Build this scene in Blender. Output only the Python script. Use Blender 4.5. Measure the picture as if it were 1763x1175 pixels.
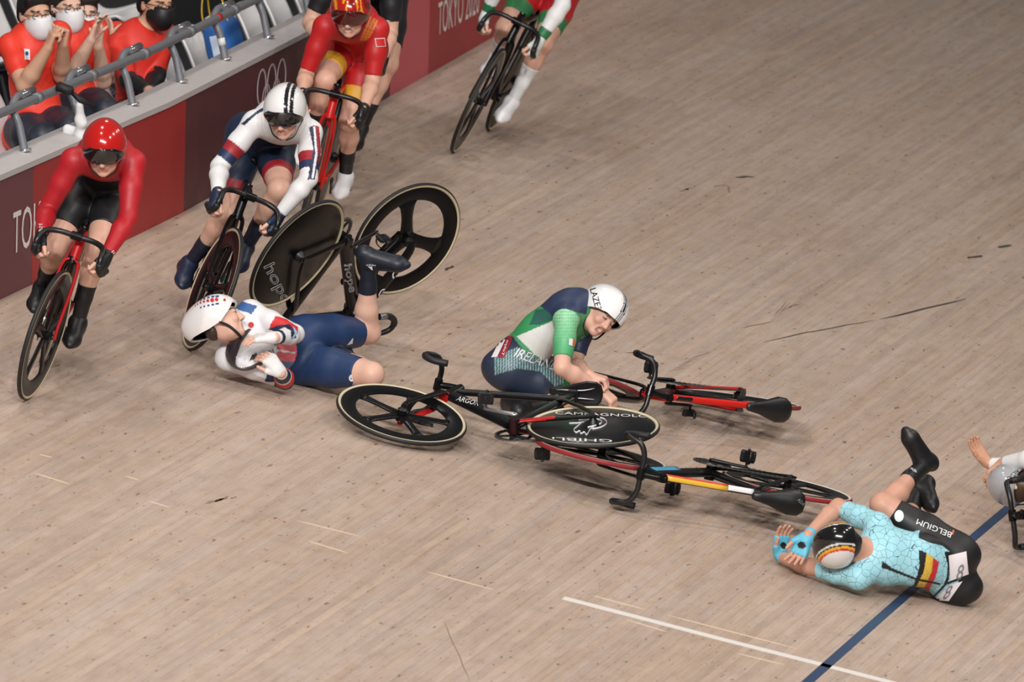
import bpy, bmesh, math, random
import numpy as np
from mathutils import Vector, Matrix
from mathutils.bvhtree import BVHTree
for _o in list(bpy.data.objects): bpy.data.objects.remove(_o)
# ------------------------------------------------------------------ camera model (a long lens from across the infield)
FPX, CX, CY = 18000.0, 881.5, 587.5
def _cam():
    d1 = np.array([4370., -2690., FPX]); v2 = np.array([-1., -.26]); s = -FPX * FPX / (d1[:2] @ v2)
    d2 = np.array([v2[0] * s, v2[1] * s, FPX]); d1 /= np.linalg.norm(d1); d2 /= np.linalg.norm(d2)
    return np.stack([d1, d2, np.cross(d1, d2)], 1), np.array([(881 - CX) / FPX, (700 - CY) / FPX, 1.]) * 53.5
CW, CT = _cam()
CAM = -CW.T @ CT
def V(*a): return np.array(a[0] if len(a) == 1 else a, float)
def U(v): v = np.asarray(v, float); return v / (np.linalg.norm(v) + 1e-12)
def proj(p):
    c = np.asarray(p, float) @ CW.T + CT
    return np.stack([CX + FPX * c[..., 0] / c[..., 2], CY + FPX * c[..., 1] / c[..., 2]], -1)
def ray(px, py): return CW.T @ np.array([(px - CX) / FPX, (py - CY) / FPX, 1.])
def G(px, py, z=0.):
    d = ray(px, py); return CAM + d * ((z - CAM[2]) / d[2])
def depth(p): return (CW @ p + CT)[2]
def DP(p, px, py, off=0.): return CAM + ray(px, py) * (depth(np.asarray(p, float)) + off)
def CH(par, px, py, ln, s):
    d = ray(px, py); n = np.linalg.norm(d); u = d / n; w = par - CAM; t = w @ u
    h2 = ln * ln - (w @ w - t * t)
    return CAM + u * (t + s * math.sqrt(max(h2, 0.)))
def IK(a, c, l1, l2, px, py, fw=None):
    v = c - a; D = np.linalg.norm(v); u = v / D
    if D > (l1 + l2) * .999: return a + v * (l1 / (l1 + l2))
    x = (D * D + l1 * l1 - l2 * l2) / (2 * D); r = math.sqrt(max(l1 * l1 - x * x, 0))
    e = U(np.cross(u, [.3, .2, .9])); f = np.cross(u, e)
    an = np.linspace(0, 2 * math.pi, 180, endpoint=False)
    P = a + u * x + r * (np.cos(an)[:, None] * e + np.sin(an)[:, None] * f)
    q = proj(P) - [px, py]; e2 = (q * q).sum(1)
    if fw is not None: e2 = e2 + 1e6 * ((P - a) @ fw < .02)
    return P[np.argmin(e2)]
def rodr(w):
    w = np.asarray(w, float); th = np.linalg.norm(w)
    if th < 1e-9: return np.eye(3)
    k = w / th; K = np.array([[0, -k[2], k[1]], [k[2], 0, -k[0]], [-k[1], k[0], 0]])
    return np.eye(3) + math.sin(th) * K + (1 - math.cos(th)) * K @ K
# ------------------------------------------------------------------ camera, world, arena lights, exposure
_c = bpy.data.cameras.new('camera'); camera = bpy.data.objects.new('camera', _c); bpy.context.scene.collection.objects.link(camera)
camera.matrix_world = Matrix([[CW[0, i], -CW[1, i], -CW[2, i], CAM[i]] for i in range(3)] + [[0, 0, 0, 1]])
_c.sensor_width = 36.; _c.lens = FPX / 1763. * 36.; _c.clip_start = 1.; _c.clip_end = 300.
_c.dof.use_dof = True; _c.dof.focus_distance = 53.3; _c.dof.aperture_fstop = 5.6
bpy.context.scene.camera = camera
_w = bpy.data.worlds.new('arena'); bpy.context.scene.world = _w; _w.use_nodes = True
_w.node_tree.nodes['Background'].inputs[0].default_value = (1.0, .97, .95, 1); _w.node_tree.nodes['Background'].inputs[1].default_value = .115
def area_light(name, loc, target, size, power, col=(1, .985, .97)):
    l = bpy.data.lights.new(name, 'AREA'); l.shape = 'DISK'; l.size = size; l.energy = power; l.color = col
    o = bpy.data.objects.new(name, l); bpy.context.scene.collection.objects.link(o); o.location = loc
    o.rotation_euler = (Vector(target) - Vector(loc)).to_track_quat('-Z', 'Y').to_euler(); return o
for _y in (-13., -8., -3., 2., 7.): area_light('arena_light', (-38., _y, 21.), (0, 0, 0), .9, 3450)         # the lamp row across the arena
for _x, _y in ((-7., -6.), (-1., -6.), (-8., 5.), (-2., 5.5), (5., -6.), (11., -6.), (9., 5.5)): area_light('arena_light', (_x, _y, 12.), (_x * .5, 0, 0), .9, 250 if _x < 4 else 130, (1, .93, .85))   # lamps over the track
_vs = bpy.context.scene.view_settings; _vs.view_transform = 'Standard'; _vs.look = 'None'; _vs.gamma = 1.; _vs.exposure = -.04; _vs.use_curve_mapping = False
# ------------------------------------------------------------------ helpers: materials, meshes
SC = bpy.context.scene.collection
random.seed(7); rng = np.random.default_rng(7)
def lin(c):
    c = np.asarray(c, float) / 255.; return np.where(c <= .04045, c / 12.92, ((c + .055) / 1.055) ** 2.4)
MATS = {}
def mat(name, rgb=None, rough=.5, metal=0., attr=False, coat=0., noise=0., trans=0., sss=0., emit=0.):
    if name in MATS: return MATS[name]
    m = bpy.data.materials.new(name); m.use_nodes = True; nt = m.node_tree; b = nt.nodes['Principled BSDF']
    b.inputs['Roughness'].default_value = rough; b.inputs['Metallic'].default_value = metal
    b.inputs['Coat Weight'].default_value = coat; b.inputs['Coat Roughness'].default_value = .08
    if sss: b.inputs['Subsurface Weight'].default_value = sss; b.inputs['Subsurface Radius'].default_value = (.012, .005, .003); b.inputs['Subsurface Scale'].default_value = 1.
    if trans: b.inputs['Alpha'].default_value = 1 - trans
    src = None
    if attr:
        a = nt.nodes.new('ShaderNodeAttribute'); a.attribute_name = 'Col'; src = a.outputs['Color']
    else:
        c = lin(rgb); b.inputs['Base Color'].default_value = (*c, 1)
        if noise:
            r = nt.nodes.new('ShaderNodeRGB'); r.outputs[0].default_value = (*c, 1); src = r.outputs[0]
    if noise and src:
        n = nt.nodes.new('ShaderNodeTexNoise'); n.inputs['Scale'].default_value = 60; n.inputs['Detail'].default_value = 4
        tc = nt.nodes.new('ShaderNodeTexCoord'); nt.links.new(tc.outputs['Object'], n.inputs['Vector'])
        mr = nt.nodes.new('ShaderNodeMapRange'); mr.inputs[3].default_value = 1 - noise; mr.inputs[4].default_value = 1 + noise
        nt.links.new(n.outputs['Fac'], mr.inputs[0])
        mx = nt.nodes.new('ShaderNodeVectorMath'); mx.operation = 'SCALE'
        nt.links.new(src, mx.inputs[0]); nt.links.new(mr.outputs[0], mx.inputs['Scale']); src = mx.outputs[0]
    if src: nt.links.new(src, b.inputs['Base Color'])
    MATS[name] = m; return m
PM = {}      # world matrix of each Empty / part, as numpy
GEO = {}     # world-space geometry of each mesh object
def ident(): return (np.eye(3), np.zeros(3))
def tag(o, label=None, cat=None, group=None, kind=None):
    for k, v in (('label', label), ('category', cat), ('group', group), ('kind', kind)):
        if v: o[k] = v
    return o
def empty(name, loc, R=None, label=None, cat=None, group=None):
    o = bpy.data.objects.new(name, None); SC.objects.link(o); R = np.eye(3) if R is None else R
    M = Matrix([[*R[i], loc[i]] for i in range(3)] + [[0, 0, 0, 1]]); o.matrix_world = M
    o.empty_display_size = .1; PM[o.name] = (R, V(loc)); return tag(o, label, cat, group)
def make_mesh(name, v, f, col=None, smooth=True, fa=None):
    me = bpy.data.meshes.new(name)
    if isinstance(f, np.ndarray) and f.ndim == 2:
        n = f.shape[1]
        me.vertices.add(len(v)); me.vertices.foreach_set('co', np.asarray(v, np.float32).ravel())
        me.loops.add(f.size); me.loops.foreach_set('vertex_index', f.astype(np.int32).ravel())
        me.polygons.add(len(f)); me.polygons.foreach_set('loop_start', np.arange(0, f.size, n, dtype=np.int32))
        me.update(calc_edges=True); me.validate()
    else:
        me.from_pydata([tuple(map(float, p)) for p in v], [], [tuple(map(int, q)) for q in f]); me.update()
    if smooth: me.polygons.foreach_set('use_smooth', np.ones(len(me.polygons), bool))
    if col is not None:
        a = me.attributes.new('Col', 'FLOAT_COLOR', 'POINT'); c = np.ones((len(me.vertices), 4), np.float32); c[:, :3] = lin(col) if len(np.shape(col)) == 2 else lin(col)[None]
        a.data.foreach_set('color', c.ravel())
    return me
def mesh_obj(name, v, f, m, parent=None, col=None, smooth=True, world=True, sharp=None):
    v = np.asarray(v, float)
    if parent is not None:
        R, t = PM[parent.name]; vw = v if world else v @ R.T + t; vl = (v - t) @ R if world else v
    else: vw = vl = v
    me = make_mesh(name, vl, f, col, smooth); me.materials.append(m)
    if sharp:
        me.set_sharp_from_angle(angle=math.radians(sharp))
    o = bpy.data.objects.new(name, me); SC.objects.link(o)
    if parent is not None: o.parent = parent; PM[o.name] = PM[parent.name]
    else: PM[o.name] = ident()
    GEO[o.name] = (vw, f); return o
class MB:
    """collects shapes into one mesh; every shape may carry its own colour"""
    def __init__(s): s.v = []; s.f = []; s.c = []; s.n = 0
    def add(s, v, f, c=(200, 200, 200)):
        v = np.asarray(v, float); s.v.append(v); s.f += [tuple(int(i) + s.n for i in q) for q in f]
        s.c.append(np.tile(np.asarray(c, float), (len(v), 1)) if np.ndim(c) == 1 else np.asarray(c)); s.n += len(v); return s
    def xf(s, fn): s.v = [fn(v) for v in s.v]; return s
    def obj(s, name, m, parent=None, world=True, sharp=40, smooth=True):
        return mesh_obj(name, np.concatenate(s.v), s.f, m, parent, np.concatenate(s.c), smooth, world, sharp)
def loft(path, ra, rb=None, n=12, ref=(0, 1, 0), c=None, caps=True, closed=False, pw=1.):
    """tube along a path; ra is the half size along ref, rb across it"""
    P = np.asarray(path, float); k = len(P); rb = ra if rb is None else rb
    ra = np.broadcast_to(np.asarray(ra, float), (k,)); rb = np.broadcast_to(np.asarray(rb, float), (k,))
    T = np.gradient(P, axis=0) if not closed else np.roll(P, -1, 0) - np.roll(P, 1, 0)
    T = T / (np.linalg.norm(T, axis=1, keepdims=True) + 1e-12)
    ref = np.broadcast_to(np.asarray(ref, float), P.shape)
    A = ref - T * (ref * T).sum(1, keepdims=True); bad = np.linalg.norm(A, axis=1) < 1e-3
    A[bad] = np.cross(T[bad], [1., .1, 0]); A /= np.linalg.norm(A, axis=1, keepdims=True); B = np.cross(T, A)
    an = np.linspace(0, 2 * math.pi, n, endpoint=False)
    ca, sa = np.sign(np.cos(an)) * np.abs(np.cos(an)) ** pw, np.sign(np.sin(an)) * np.abs(np.sin(an)) ** pw
    v = (P[:, None] + ra[:, None, None] * ca[None, :, None] * A[:, None] + rb[:, None, None] * sa[None, :, None] * B[:, None]).reshape(-1, 3)
    f = []
    for i in range(k if closed else k - 1):
        j = (i + 1) % k
        for q in range(n): r = (q + 1) % n; f.append((i * n + q, i * n + r, j * n + r, j * n + q))
    if caps and not closed: f.append(tuple(range(n - 1, -1, -1))); f.append(tuple((k - 1) * n + q for q in range(n)))
    return v, f
def lathe(prof, n=64, close=True):
    """profile of (radius, y) turned about the y axis"""
    a = np.linspace(0, 2 * math.pi, n, endpoint=False); k = len(prof)
    v = np.array([[(r * math.cos(t), y, r * math.sin(t)) for r, y in prof] for t in a]).reshape(-1, 3); f = []
    for i in range(n):
        j = (i + 1) % n
        for q in range(k if close else k - 1): r = (q + 1) % k; f.append((i * k + q, i * k + r, j * k + r, j * k + q))
    return v, f
def box(c, s, R=None):
    s = np.asarray(s, float) / 2; v = np.array([[x, y, z] for x in (-1, 1) for y in (-1, 1) for z in (-1, 1)]) * s
    if R is not None: v = v @ np.asarray(R).T
    return v + np.asarray(c, float), [(0, 1, 3, 2), (4, 6, 7, 5), (0, 4, 5, 1), (2, 3, 7, 6), (0, 2, 6, 4), (1, 5, 7, 3)]
def rbox(c, s, b, R=None):
    """box with chamfered edges along every side"""
    h = np.asarray(s, float) / 2; v = []; f = []
    sg = [(x, y, z) for x in (-1, 1) for y in (-1, 1) for z in (-1, 1)]; idx = {}
    for g in sg:
        for ax in range(3):
            p = np.array(g) * (h - b); p[ax] = g[ax] * h[ax]; idx[(g, ax)] = len(v); v.append(p)
    for ax in range(3):
        o = [a for a in range(3) if a != ax]
        for s_ in (-1, 1):
            q = []
            for (a, bb) in ((-1, -1), (1, -1), (1, 1), (-1, 1)):
                g = [0, 0, 0]; g[ax] = s_; g[o[0]] = a; g[o[1]] = bb; q.append(idx[(tuple(g), ax)])
            f.append(tuple(q))
    for ax in range(3):
        o = [a for a in range(3) if a != ax]
        for a in (-1, 1):
            for bb in (-1, 1):
                g0 = [0, 0, 0]; g1 = [0, 0, 0]; g0[ax] = -1; g1[ax] = 1
                for g in (g0, g1): g[o[0]] = a; g[o[1]] = bb
                f.append((idx[(tuple(g0), o[0])], idx[(tuple(g1), o[0])], idx[(tuple(g1), o[1])], idx[(tuple(g0), o[1])]))
    for g in sg: f.append(tuple(idx[(g, ax)] for ax in range(3)))
    v = np.array(v)
    if R is not None: v = v @ np.asarray(R).T
    return v + np.asarray(c, float), f
def smooth_path(pts, n=24):
    """Catmull-Rom through the points"""
    P = np.asarray(pts, float); P = np.vstack([2 * P[0] - P[1], P, 2 * P[-1] - P[-2]]); out = []; k = len(P) - 3
    for t in np.linspace(0, k - 1e-6, n):
        i = int(t); u = t - i; a, b, c, d = P[i:i + 4]
        out.append(.5 * ((2 * b) + (-a + c) * u + (2 * a - 5 * b + 4 * c - d) * u * u + (-a + 3 * b - 3 * c + d) * u ** 3))
    return np.array(out)
# ------------------------------------------------------------------ signed-distance bodies turned into one continuous surface
def cone(a, b, ra, rb, k=.02, flat=None, ratio=1., clip=(), sub=False): return dict(t='c', a=V(a), b=V(b), ra=ra, rb=rb, k=k, flat=flat, ratio=ratio, clip=clip, sub=sub)
def ell(c, axes, r, k=.02, sub=False, clip=()): return dict(t='e', c=V(c), M=np.stack([U(x) for x in axes], 1), r=V(r), k=k, sub=sub, clip=clip)
def sdf_mesh(prims, vox):
    lo = np.full(3, 1e9); hi = -lo; bb = []
    for p in prims:
        if p['t'] == 'c': m = max(p['ra'], p['rb']); l, h = np.minimum(p['a'], p['b']) - m, np.maximum(p['a'], p['b']) + m
        else: m = p['r'].max(); l, h = p['c'] - m, p['c'] + m
        bb.append((l, h))
        if not p['sub']: lo = np.minimum(lo, l); hi = np.maximum(hi, h)
    lo -= 3 * vox; n = np.ceil((hi + 3 * vox - lo) / vox).astype(int) + 1
    D = np.full(n, .2, np.float32)
    for p, (l, h) in zip(prims, bb):
        pad = p['k'] + 2.5 * vox
        i0 = np.maximum(np.floor((l - pad - lo) / vox).astype(int), 0); i1 = np.minimum(np.ceil((h + pad - lo) / vox).astype(int) + 1, n)
        if (i1 <= i0).any(): continue
        X = (lo[0] + vox * np.arange(i0[0], i1[0]))[:, None, None]; Y = (lo[1] + vox * np.arange(i0[1], i1[1]))[None, :, None]; Z = (lo[2] + vox * np.arange(i0[2], i1[2]))[None, None, :]
        if p['t'] == 'c':
            a, ab = p['a'], p['b'] - p['a']; L2 = ab @ ab + 1e-12
            x, y, z = X - a[0], Y - a[1], Z - a[2]
            t = np.clip((x * ab[0] + y * ab[1] + z * ab[2]) / L2, 0, 1)
            qx, qy, qz = x - t * ab[0], y - t * ab[1], z - t * ab[2]; q2 = qx * qx + qy * qy + qz * qz
            if p['flat'] is not None:
                fl = p['flat']; w = qx * fl[0] + qy * fl[1] + qz * fl[2]; q2 = q2 + w * w * (1 / p['ratio'] ** 2 - 1)
            d = np.sqrt(q2) - (p['ra'] + t * (p['rb'] - p['ra']))
        else:
            x, y, z = X - p['c'][0], Y - p['c'][1], Z - p['c'][2]; M = p['M']; s = 0
            for j in range(3): s = s + ((x * M[0, j] + y * M[1, j] + z * M[2, j]) / p['r'][j]) ** 2
            s = np.sqrt(s); d = (s - 1) * p['r'].min() if p['r'].max() / p['r'].min() > 6 else s * (s - 1) / (s * 0 + 1) * p['r'].min() if False else (s - 1) * (p['r'].min() * .5 + np.median(p['r']) * .5)
        for (cp, cn) in p['clip']: d = np.maximum(d, (X - cp[0]) * cn[0] + (Y - cp[1]) * cn[1] + (Z - cp[2]) * cn[2])
        sl = tuple(slice(a_, b_) for a_, b_ in zip(i0, i1)); o = D[sl]; k = p['k']
        if p['sub']:
            h_ = np.clip(.5 - .5 * (o + d) / k, 0, 1); D[sl] = o * (1 - h_) - d * h_ + k * h_ * (1 - h_)
        else:
            h_ = np.clip(.5 + .5 * (d - o) / k, 0, 1); D[sl] = d * (1 - h_) + o * h_ - k * h_ * (1 - h_)
    # naive surface nets
    I = D < 0; c8 = np.zeros(np.array(D.shape) - 1, np.int8)
    for dx in (0, 1):
        for dy in (0, 1):
            for dz in (0, 1): c8 += I[dx:D.shape[0] - 1 + dx, dy:D.shape[1] - 1 + dy, dz:D.shape[2] - 1 + dz]
    act = (c8 > 0) & (c8 < 8); ijk = np.argwhere(act); idx = np.full(act.shape, -1, np.int32); idx[act] = np.arange(len(ijk))
    acc = np.zeros((len(ijk), 3)); cnt = np.zeros(len(ijk)); E = [(0, 0, 0), (1, 0, 0), (0, 1, 0), (0, 0, 1), (1, 1, 0), (1, 0, 1), (0, 1, 1), (1, 1, 1)]
    val = {e: D[ijk[:, 0] + e[0], ijk[:, 1] + e[1], ijk[:, 2] + e[2]] for e in E}
    for a_ in E:
        for b_ in E:
            if sum(np.abs(np.subtract(a_, b_))) == 1 and a_ < b_:
                va, vb = val[a_], val[b_]; m = (va < 0) != (vb < 0); t = np.where(m, va / np.where(m, va - vb, 1), 0)
                acc += np.where(m[:, None], np.array(a_)[None] + t[:, None] * (np.array(b_) - np.array(a_))[None], 0); cnt += m
    vt = lo + vox * (ijk + acc / cnt[:, None]); F = []
    for ax in range(3):
        o = [q for q in range(3) if q != ax]; s0 = [slice(None)] * 3; s1 = [slice(None)] * 3; s0[ax] = slice(0, -1); s1[ax] = slice(1, None)
        e = np.argwhere(I[tuple(s0)] != I[tuple(s1)]); e = e[(e[:, o[0]] > 0) & (e[:, o[1]] > 0)]
        q = []
        for (u, w) in ((0, 0), (-1, 0), (-1, -1), (0, -1)):
            c = e.copy(); c[:, o[0]] += u; c[:, o[1]] += w; q.append(idx[c[:, 0], c[:, 1], c[:, 2]])
        q = np.stack(q, 1); flip = I[e[:, 0], e[:, 1], e[:, 2]]
        if ax == 1: flip = ~flip
        q[~flip] = q[~flip][:, ::-1]; F.append(q)
    F = np.concatenate(F); F = F[(F >= 0).all(1)]
    return vt, F
# ------------------------------------------------------------------ lettering laid onto a surface
def text_mesh(s, outline=False, bevel=.012, size=1.):
    cu = bpy.data.curves.new('txt', 'FONT'); cu.body = s; cu.resolution_u = 3
    if outline: cu.fill_mode = 'NONE'; cu.bevel_depth = bevel; cu.bevel_resolution = 0
    o = bpy.data.objects.new('txt', cu); SC.objects.link(o); dg = bpy.context.evaluated_depsgraph_get(); e = o.evaluated_get(dg); me = e.to_mesh()
    v = np.array([p.co[:] for p in me.vertices]); f = [tuple(p.vertices) for p in me.polygons]; e.to_mesh_clear()
    bpy.data.objects.remove(o); bpy.data.curves.remove(cu)
    v[:, :2] -= v[:, :2].min(0); v[:, :2] /= v[:, :2].max(0); return v, f
def bvh_of(objs):
    v = []; f = []; n = 0
    for o in objs:
        a, b = GEO[o.name]; v += [Vector(p) for p in a]; f += [tuple(int(i) + n for i in q) for q in b]; n += len(a)
    return BVHTree.FromPolygons(v, f)
def onto(uv, tree, p0, pu, pv, lift=.0025):
    """place flat (u,v) points on the surface seen at picture point p0 + u*pu + v*pv"""
    out = np.zeros((len(uv), 3)); ok = np.zeros(len(uv), bool); cam = Vector(CAM)
    for i, (u, v) in enumerate(uv):
        px = p0[0] + u * pu[0] + v * pv[0]; py = p0[1] + u * pu[1] + v * pv[1]; d = Vector(U(ray(px, py)))
        h, n, _, _ = tree.ray_cast(cam, d)
        if h is not None:
            if n.dot(d) > 0: n = -n
            out[i] = V(h) + V(n) * lift - V(d) * lift * .5; ok[i] = True
    if ok.any():
        dm = np.median([depth(p) for p in out[ok]])
        for i in np.where(~ok)[0]:
            u, v = uv[i]; q = ray(p0[0] + u * pu[0] + v * pv[0], p0[1] + u * pu[1] + v * pv[1]); out[i] = CAM + q * dm
    return out, ok
def decal(s, name, p0, pu, pv, objs, m, parent, outline=False, tree=None, bevel=.012, lift=.0025):
    v, f = text_mesh(s, outline, bevel); tree = tree or bvh_of(objs)
    w, ok = onto(v[:, :2], tree, p0, pu, pv, lift); f = [q for q in f if ok[list(q)].all()]
    if f: return mesh_obj(name, w, f, m, parent, smooth=False)
def patch(name, poly, objs, m, parent, tree=None, n=10, lift=.002):
    """a four-cornered patch of cloth, paint or paper laid on a surface (corners in order)"""
    a, b, c, d = [V(q) for q in poly]; tree = tree or bvh_of(objs); uv = []; f = []
    for j in range(n + 1):
        for i in range(n + 1):
            s, t = i / n, j / n; uv.append((a * (1 - s) + b * s) * (1 - t) + (d * (1 - s) + c * s) * t)
    w, ok = onto(np.array(uv), tree, (0, 0), (1, 0), (0, 1), lift)
    for j in range(n):
        for i in range(n):
            q = (j * (n + 1) + i, j * (n + 1) + i + 1, (j + 1) * (n + 1) + i + 1, (j + 1) * (n + 1) + i)
            if ok[list(q)].all(): f.append(q)
    if f: return mesh_obj(name, w, f, m, parent)
# ------------------------------------------------------------------ track bicycle: local frame x forward, y left, z up, rear axle over the origin
BL = dict(rax=(0, 0, .335), fax=(.975, 0, .335), bb=(.39, 0, .28), ht=(.79, 0, .84), hb=(.823, 0, .72), sad=(.20, 0, .915), clamp=(.895, 0, .835))
BL = {k: V(v) for k, v in BL.items()}
BARP = [(0, 0, 0), (0, .09, 0), (.03, .148, -.012), (.08, .165, -.05), (.082, .17, -.10), (.03, .174, -.13), (-.04, .178, -.125)]
SAX = U((-.276, 0, .961)); SPIV = BL['hb']
# rotation rows, position, steering angle, crank angle
POSE = dict(
 den=([-0.9806, 0.1923, 0.0372, -0.1954, -0.9732, -0.121, 0.0129, -0.1259, 0.992],[-1.859, 2.011, -0.006],-0.210,3.266),
 white=([-0.9705, 0.2395, 0.0266, -0.2408, -0.9592, -0.1483, -0.01, -0.1503, 0.9886],[0.326, 1.815, 0.004],0.245,2.380),
 china=([-0.989, 0.1478, 0.0059, -0.1478, -0.9888, -0.0216, 0.0026, -0.0223, 0.9997],[3.671, 2.03, -0.001],0.033,-0.577),
 red=([-0.9996, 0.0267, 0.0076, -0.0278, -0.9759, -0.2164, 0.0016, -0.2165, 0.9763],[7.5, 1.982, -0.001],0.015,-2.74),
 gb=([0.9378, -0.3113, 0.1534, -0.3441, -0.8915, 0.2947, 0.045, -0.3292, -0.9432],[-0.371, 1.099, 0.869],0.300,3.550),
 argon=([-0.0389, -0.1359, 0.99, 0.9808, 0.1845, 0.0638, -0.1913, 0.9734, 0.1261],[-1.685, -0.718, 0.241],0.254,2.757),
 belg=([-0.4397, -0.0816, -0.8944, 0.8981, -0.0264, -0.4391, 0.0122, -0.9963, 0.0849],[-0.711, -1.512, 0.138],-0.009,3.459),
 redc=([-0.7105, -0.1326, -0.6911, 0.7035, -0.1073, -0.7026, 0.019, -0.9853, 0.1696],[1.075, -0.753, 0.083],-0.248,-0.222),
)
POSE['redc'] = (POSE['redc'][0], [float(x) for x in V(POSE['redc'][1]) + U(V(POSE['redc'][1]) - CAM) * .17 + V(0, 0, .022)], *POSE['redc'][2:])
def bike_pose(k):
    r, t, s, c = POSE[k]; return V(r).reshape(3, 3), V(t), s, c
def steer(p, s): return SPIV + (np.asarray(p, float) - SPIV) @ rodr(SAX * s).T
def bar_pt(k, i, side):
    R, t, s, c = bike_pose(k); p = V(BARP[i]) * [1, side, 1] + BL['clamp']; return R @ steer(p, s) + t
def pedal_pt(k, side):
    R, t, s, c = bike_pose(k); a = c + (0 if side < 0 else math.pi)
    return R @ (BL['bb'] + [.168 * math.cos(a), side * .115, -.168 * math.sin(a)]) + t

# ------------------------------------------------------------------ figure poses: joints in metres, found from where they sit in the photo and the limb lengths
UA, FA, TH, SH = .285, .25, .41, .40
def rider(k, sh, chest_px, head_px, shl, shr, ell, elr, knl, knr, gl=5, gr=5, tl=.47, hl=.21, hipup=.10, chs=-1, pel_px=None):
    R, t, s, c = bike_pose(k); f, l, u = R[:, 0], R[:, 1], R[:, 2]
    J = {}
    J['pel'] = R @ (BL['sad'] + [.0, 0, hipup]) + t
    if pel_px: J['pel'] = DP(J['pel'], *pel_px)
    J['hiL'], J['hiR'] = J['pel'] + l * .085 - u * .03, J['pel'] - l * .085 - u * .03
    J['chest'] = CH(J['pel'], *chest_px, tl, chs)
    J['shL'], J['shR'] = DP(J['chest'], *shl), DP(J['chest'], *shr)
    J['head'] = CH(J['chest'], *head_px, hl, -1)
    for S, sg, el, g in (('L', 1, ell, gl), ('R', -1, elr, gr)):
        grip = bar_pt(k, g, sg); J['grip' + S] = grip
        d = U(J['sh' + S] - grip)
        J['wr' + S] = grip + d * .075 + u * .02
        J['el' + S] = IK(J['sh' + S], J['wr' + S], UA, FA, *el)
    for S, sg, kn in (('L', 1, knl), ('R', -1, knr)):
        p = pedal_pt(k, sg); J['ped' + S] = p
        J['an' + S] = p + u * .095 - f * .07
        J['to' + S] = p + f * .10 + u * .0
        J['kn' + S] = IK(J['hi' + S], J['an' + S], TH, SH, *kn, f)
    J['fwd'], J['up'] = f, u
    return J
PJ = {}
PJ['den'] = rider('den', 0, (183, 262), (179, 257), (229, 280), (126, 277), (223, 385), (87, 350), (172, 408), (104, 403))
PJ['white'] = rider('white', 0, (492, 204), (490, 195), (534, 228), (438, 212), (527, 314), (388, 275), (486, 318), (394, 372))
PJ['china'] = rider('china', 0, (606, 30), (603, 22), (650, 50), (559, 46), (640, 146), (527, 128), (601, 217), (559, 142))
_r, _t, _s, _c = POSE['china']; POSE['nz'] = (_r, [_t[0] + 1.75, _t[1] + .34, 0.], .12, -2.6)
PJ['nz'] = rider('nz', 0, (622, -38), (622, -62), (675, -30), (572, -40), (672, 45), (540, 25), (672, 91), (590, 60))
PJ['red'] = rider('red', 0, (930, -70), (925, -95), (972, -62), (880, -75), (972, 5), (858, -25), (926, 96), (862, 66))

def CV(x, y, z): return U(CW.T @ V(x, y, z))      # a direction given as right, down, away in the picture
def YP(px, py, y): d = ray(px, py); return CAM + d * ((y - CAM[1]) / d[1])
# the fallen rider in white and blue, on her back
J = PJ['gb'] = {}
J['pel'] = G(518, 602, .17)
J['chest'] = CH(J['pel'], 411, 578, .45, -1)
J['shL'], J['shR'] = DP(J['chest'], 431, 538, .05), DP(J['chest'], 392, 617, -.05)
J['hiL'], J['hiR'] = DP(J['pel'], 531, 577, .03), DP(J['pel'], 529, 627, -.03)
J['head'] = CH(J['chest'], 380, 553, .2, -1)
J['elL'] = CH(J['shL'], 508, 575, UA, -1); J['wrL'] = CH(J['elL'], 474, 582, .22, -1)
J['elR'] = CH(J['shR'], 491, 655, UA, 1); J['wrR'] = CH(J['elR'], 484, 643, .2, -1)
J['knL'] = CH(J['hiL'], 634, 572, TH, 1); J['anL'] = CH(J['knL'], 634, 452, SH, -1); J['toL'] = CH(J['anL'], 706, 459, .22, -1)
J['knR'] = CH(J['hiR'], 640, 645, TH, -1); J['anR'] = CH(J['knR'], 578, 606, SH, 1); J['toR'] = CH(J['anR'], 606, 618, .19, 1)
# the rider in green kneeling on her heels
J = PJ['irl'] = {}
J['anR'] = G(902, 705, .06); J['knR'] = CH(J['anR'], 1006, 684, .39, 1)
J['hiR'] = CH(J['knR'], 878, 642, TH, -1); J['toR'] = CH(J['anR'], 866, 690, .19, 1)
away = CV(.2, -.12, 1) * .17
J['hiL'] = J['hiR'] + away; J['pel'] = (J['hiL'] + J['hiR']) / 2 + V(0, 0, .03)
J['knL'] = J['knR'] + CV(-.05, -.42, .9) * .22; J['anL'] = J['anR'] + CV(.1, -.2, 1) * .16; J['toL'] = J['toR'] + CV(.1, -.2, 1) * .16
J['shR'] = CH(J['hiR'], 976, 546, .45, -1)
J['shL'] = J['shR'] + CV(.35, -.1, 1) * .31
J['chest'] = (J['shR'] + J['shL']) / 2 + CV(0, -1, 0) * .03
J['head'] = DP(J['chest'], 1037, 541, -.03)
J['elR'] = CH(J['shR'], 967, 634, UA, -1); J['wrR'] = CH(J['elR'], 1034, 671, FA, 1)
J['wrL'] = CH(J['shL'], 1014, 646, .44, -1); J['elL'] = IK(J['shL'], J['wrL'], UA, FA, 990, 622)
for k_ in J: J[k_] = J[k_] + U(CAM - J[k_]) * .18
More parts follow.
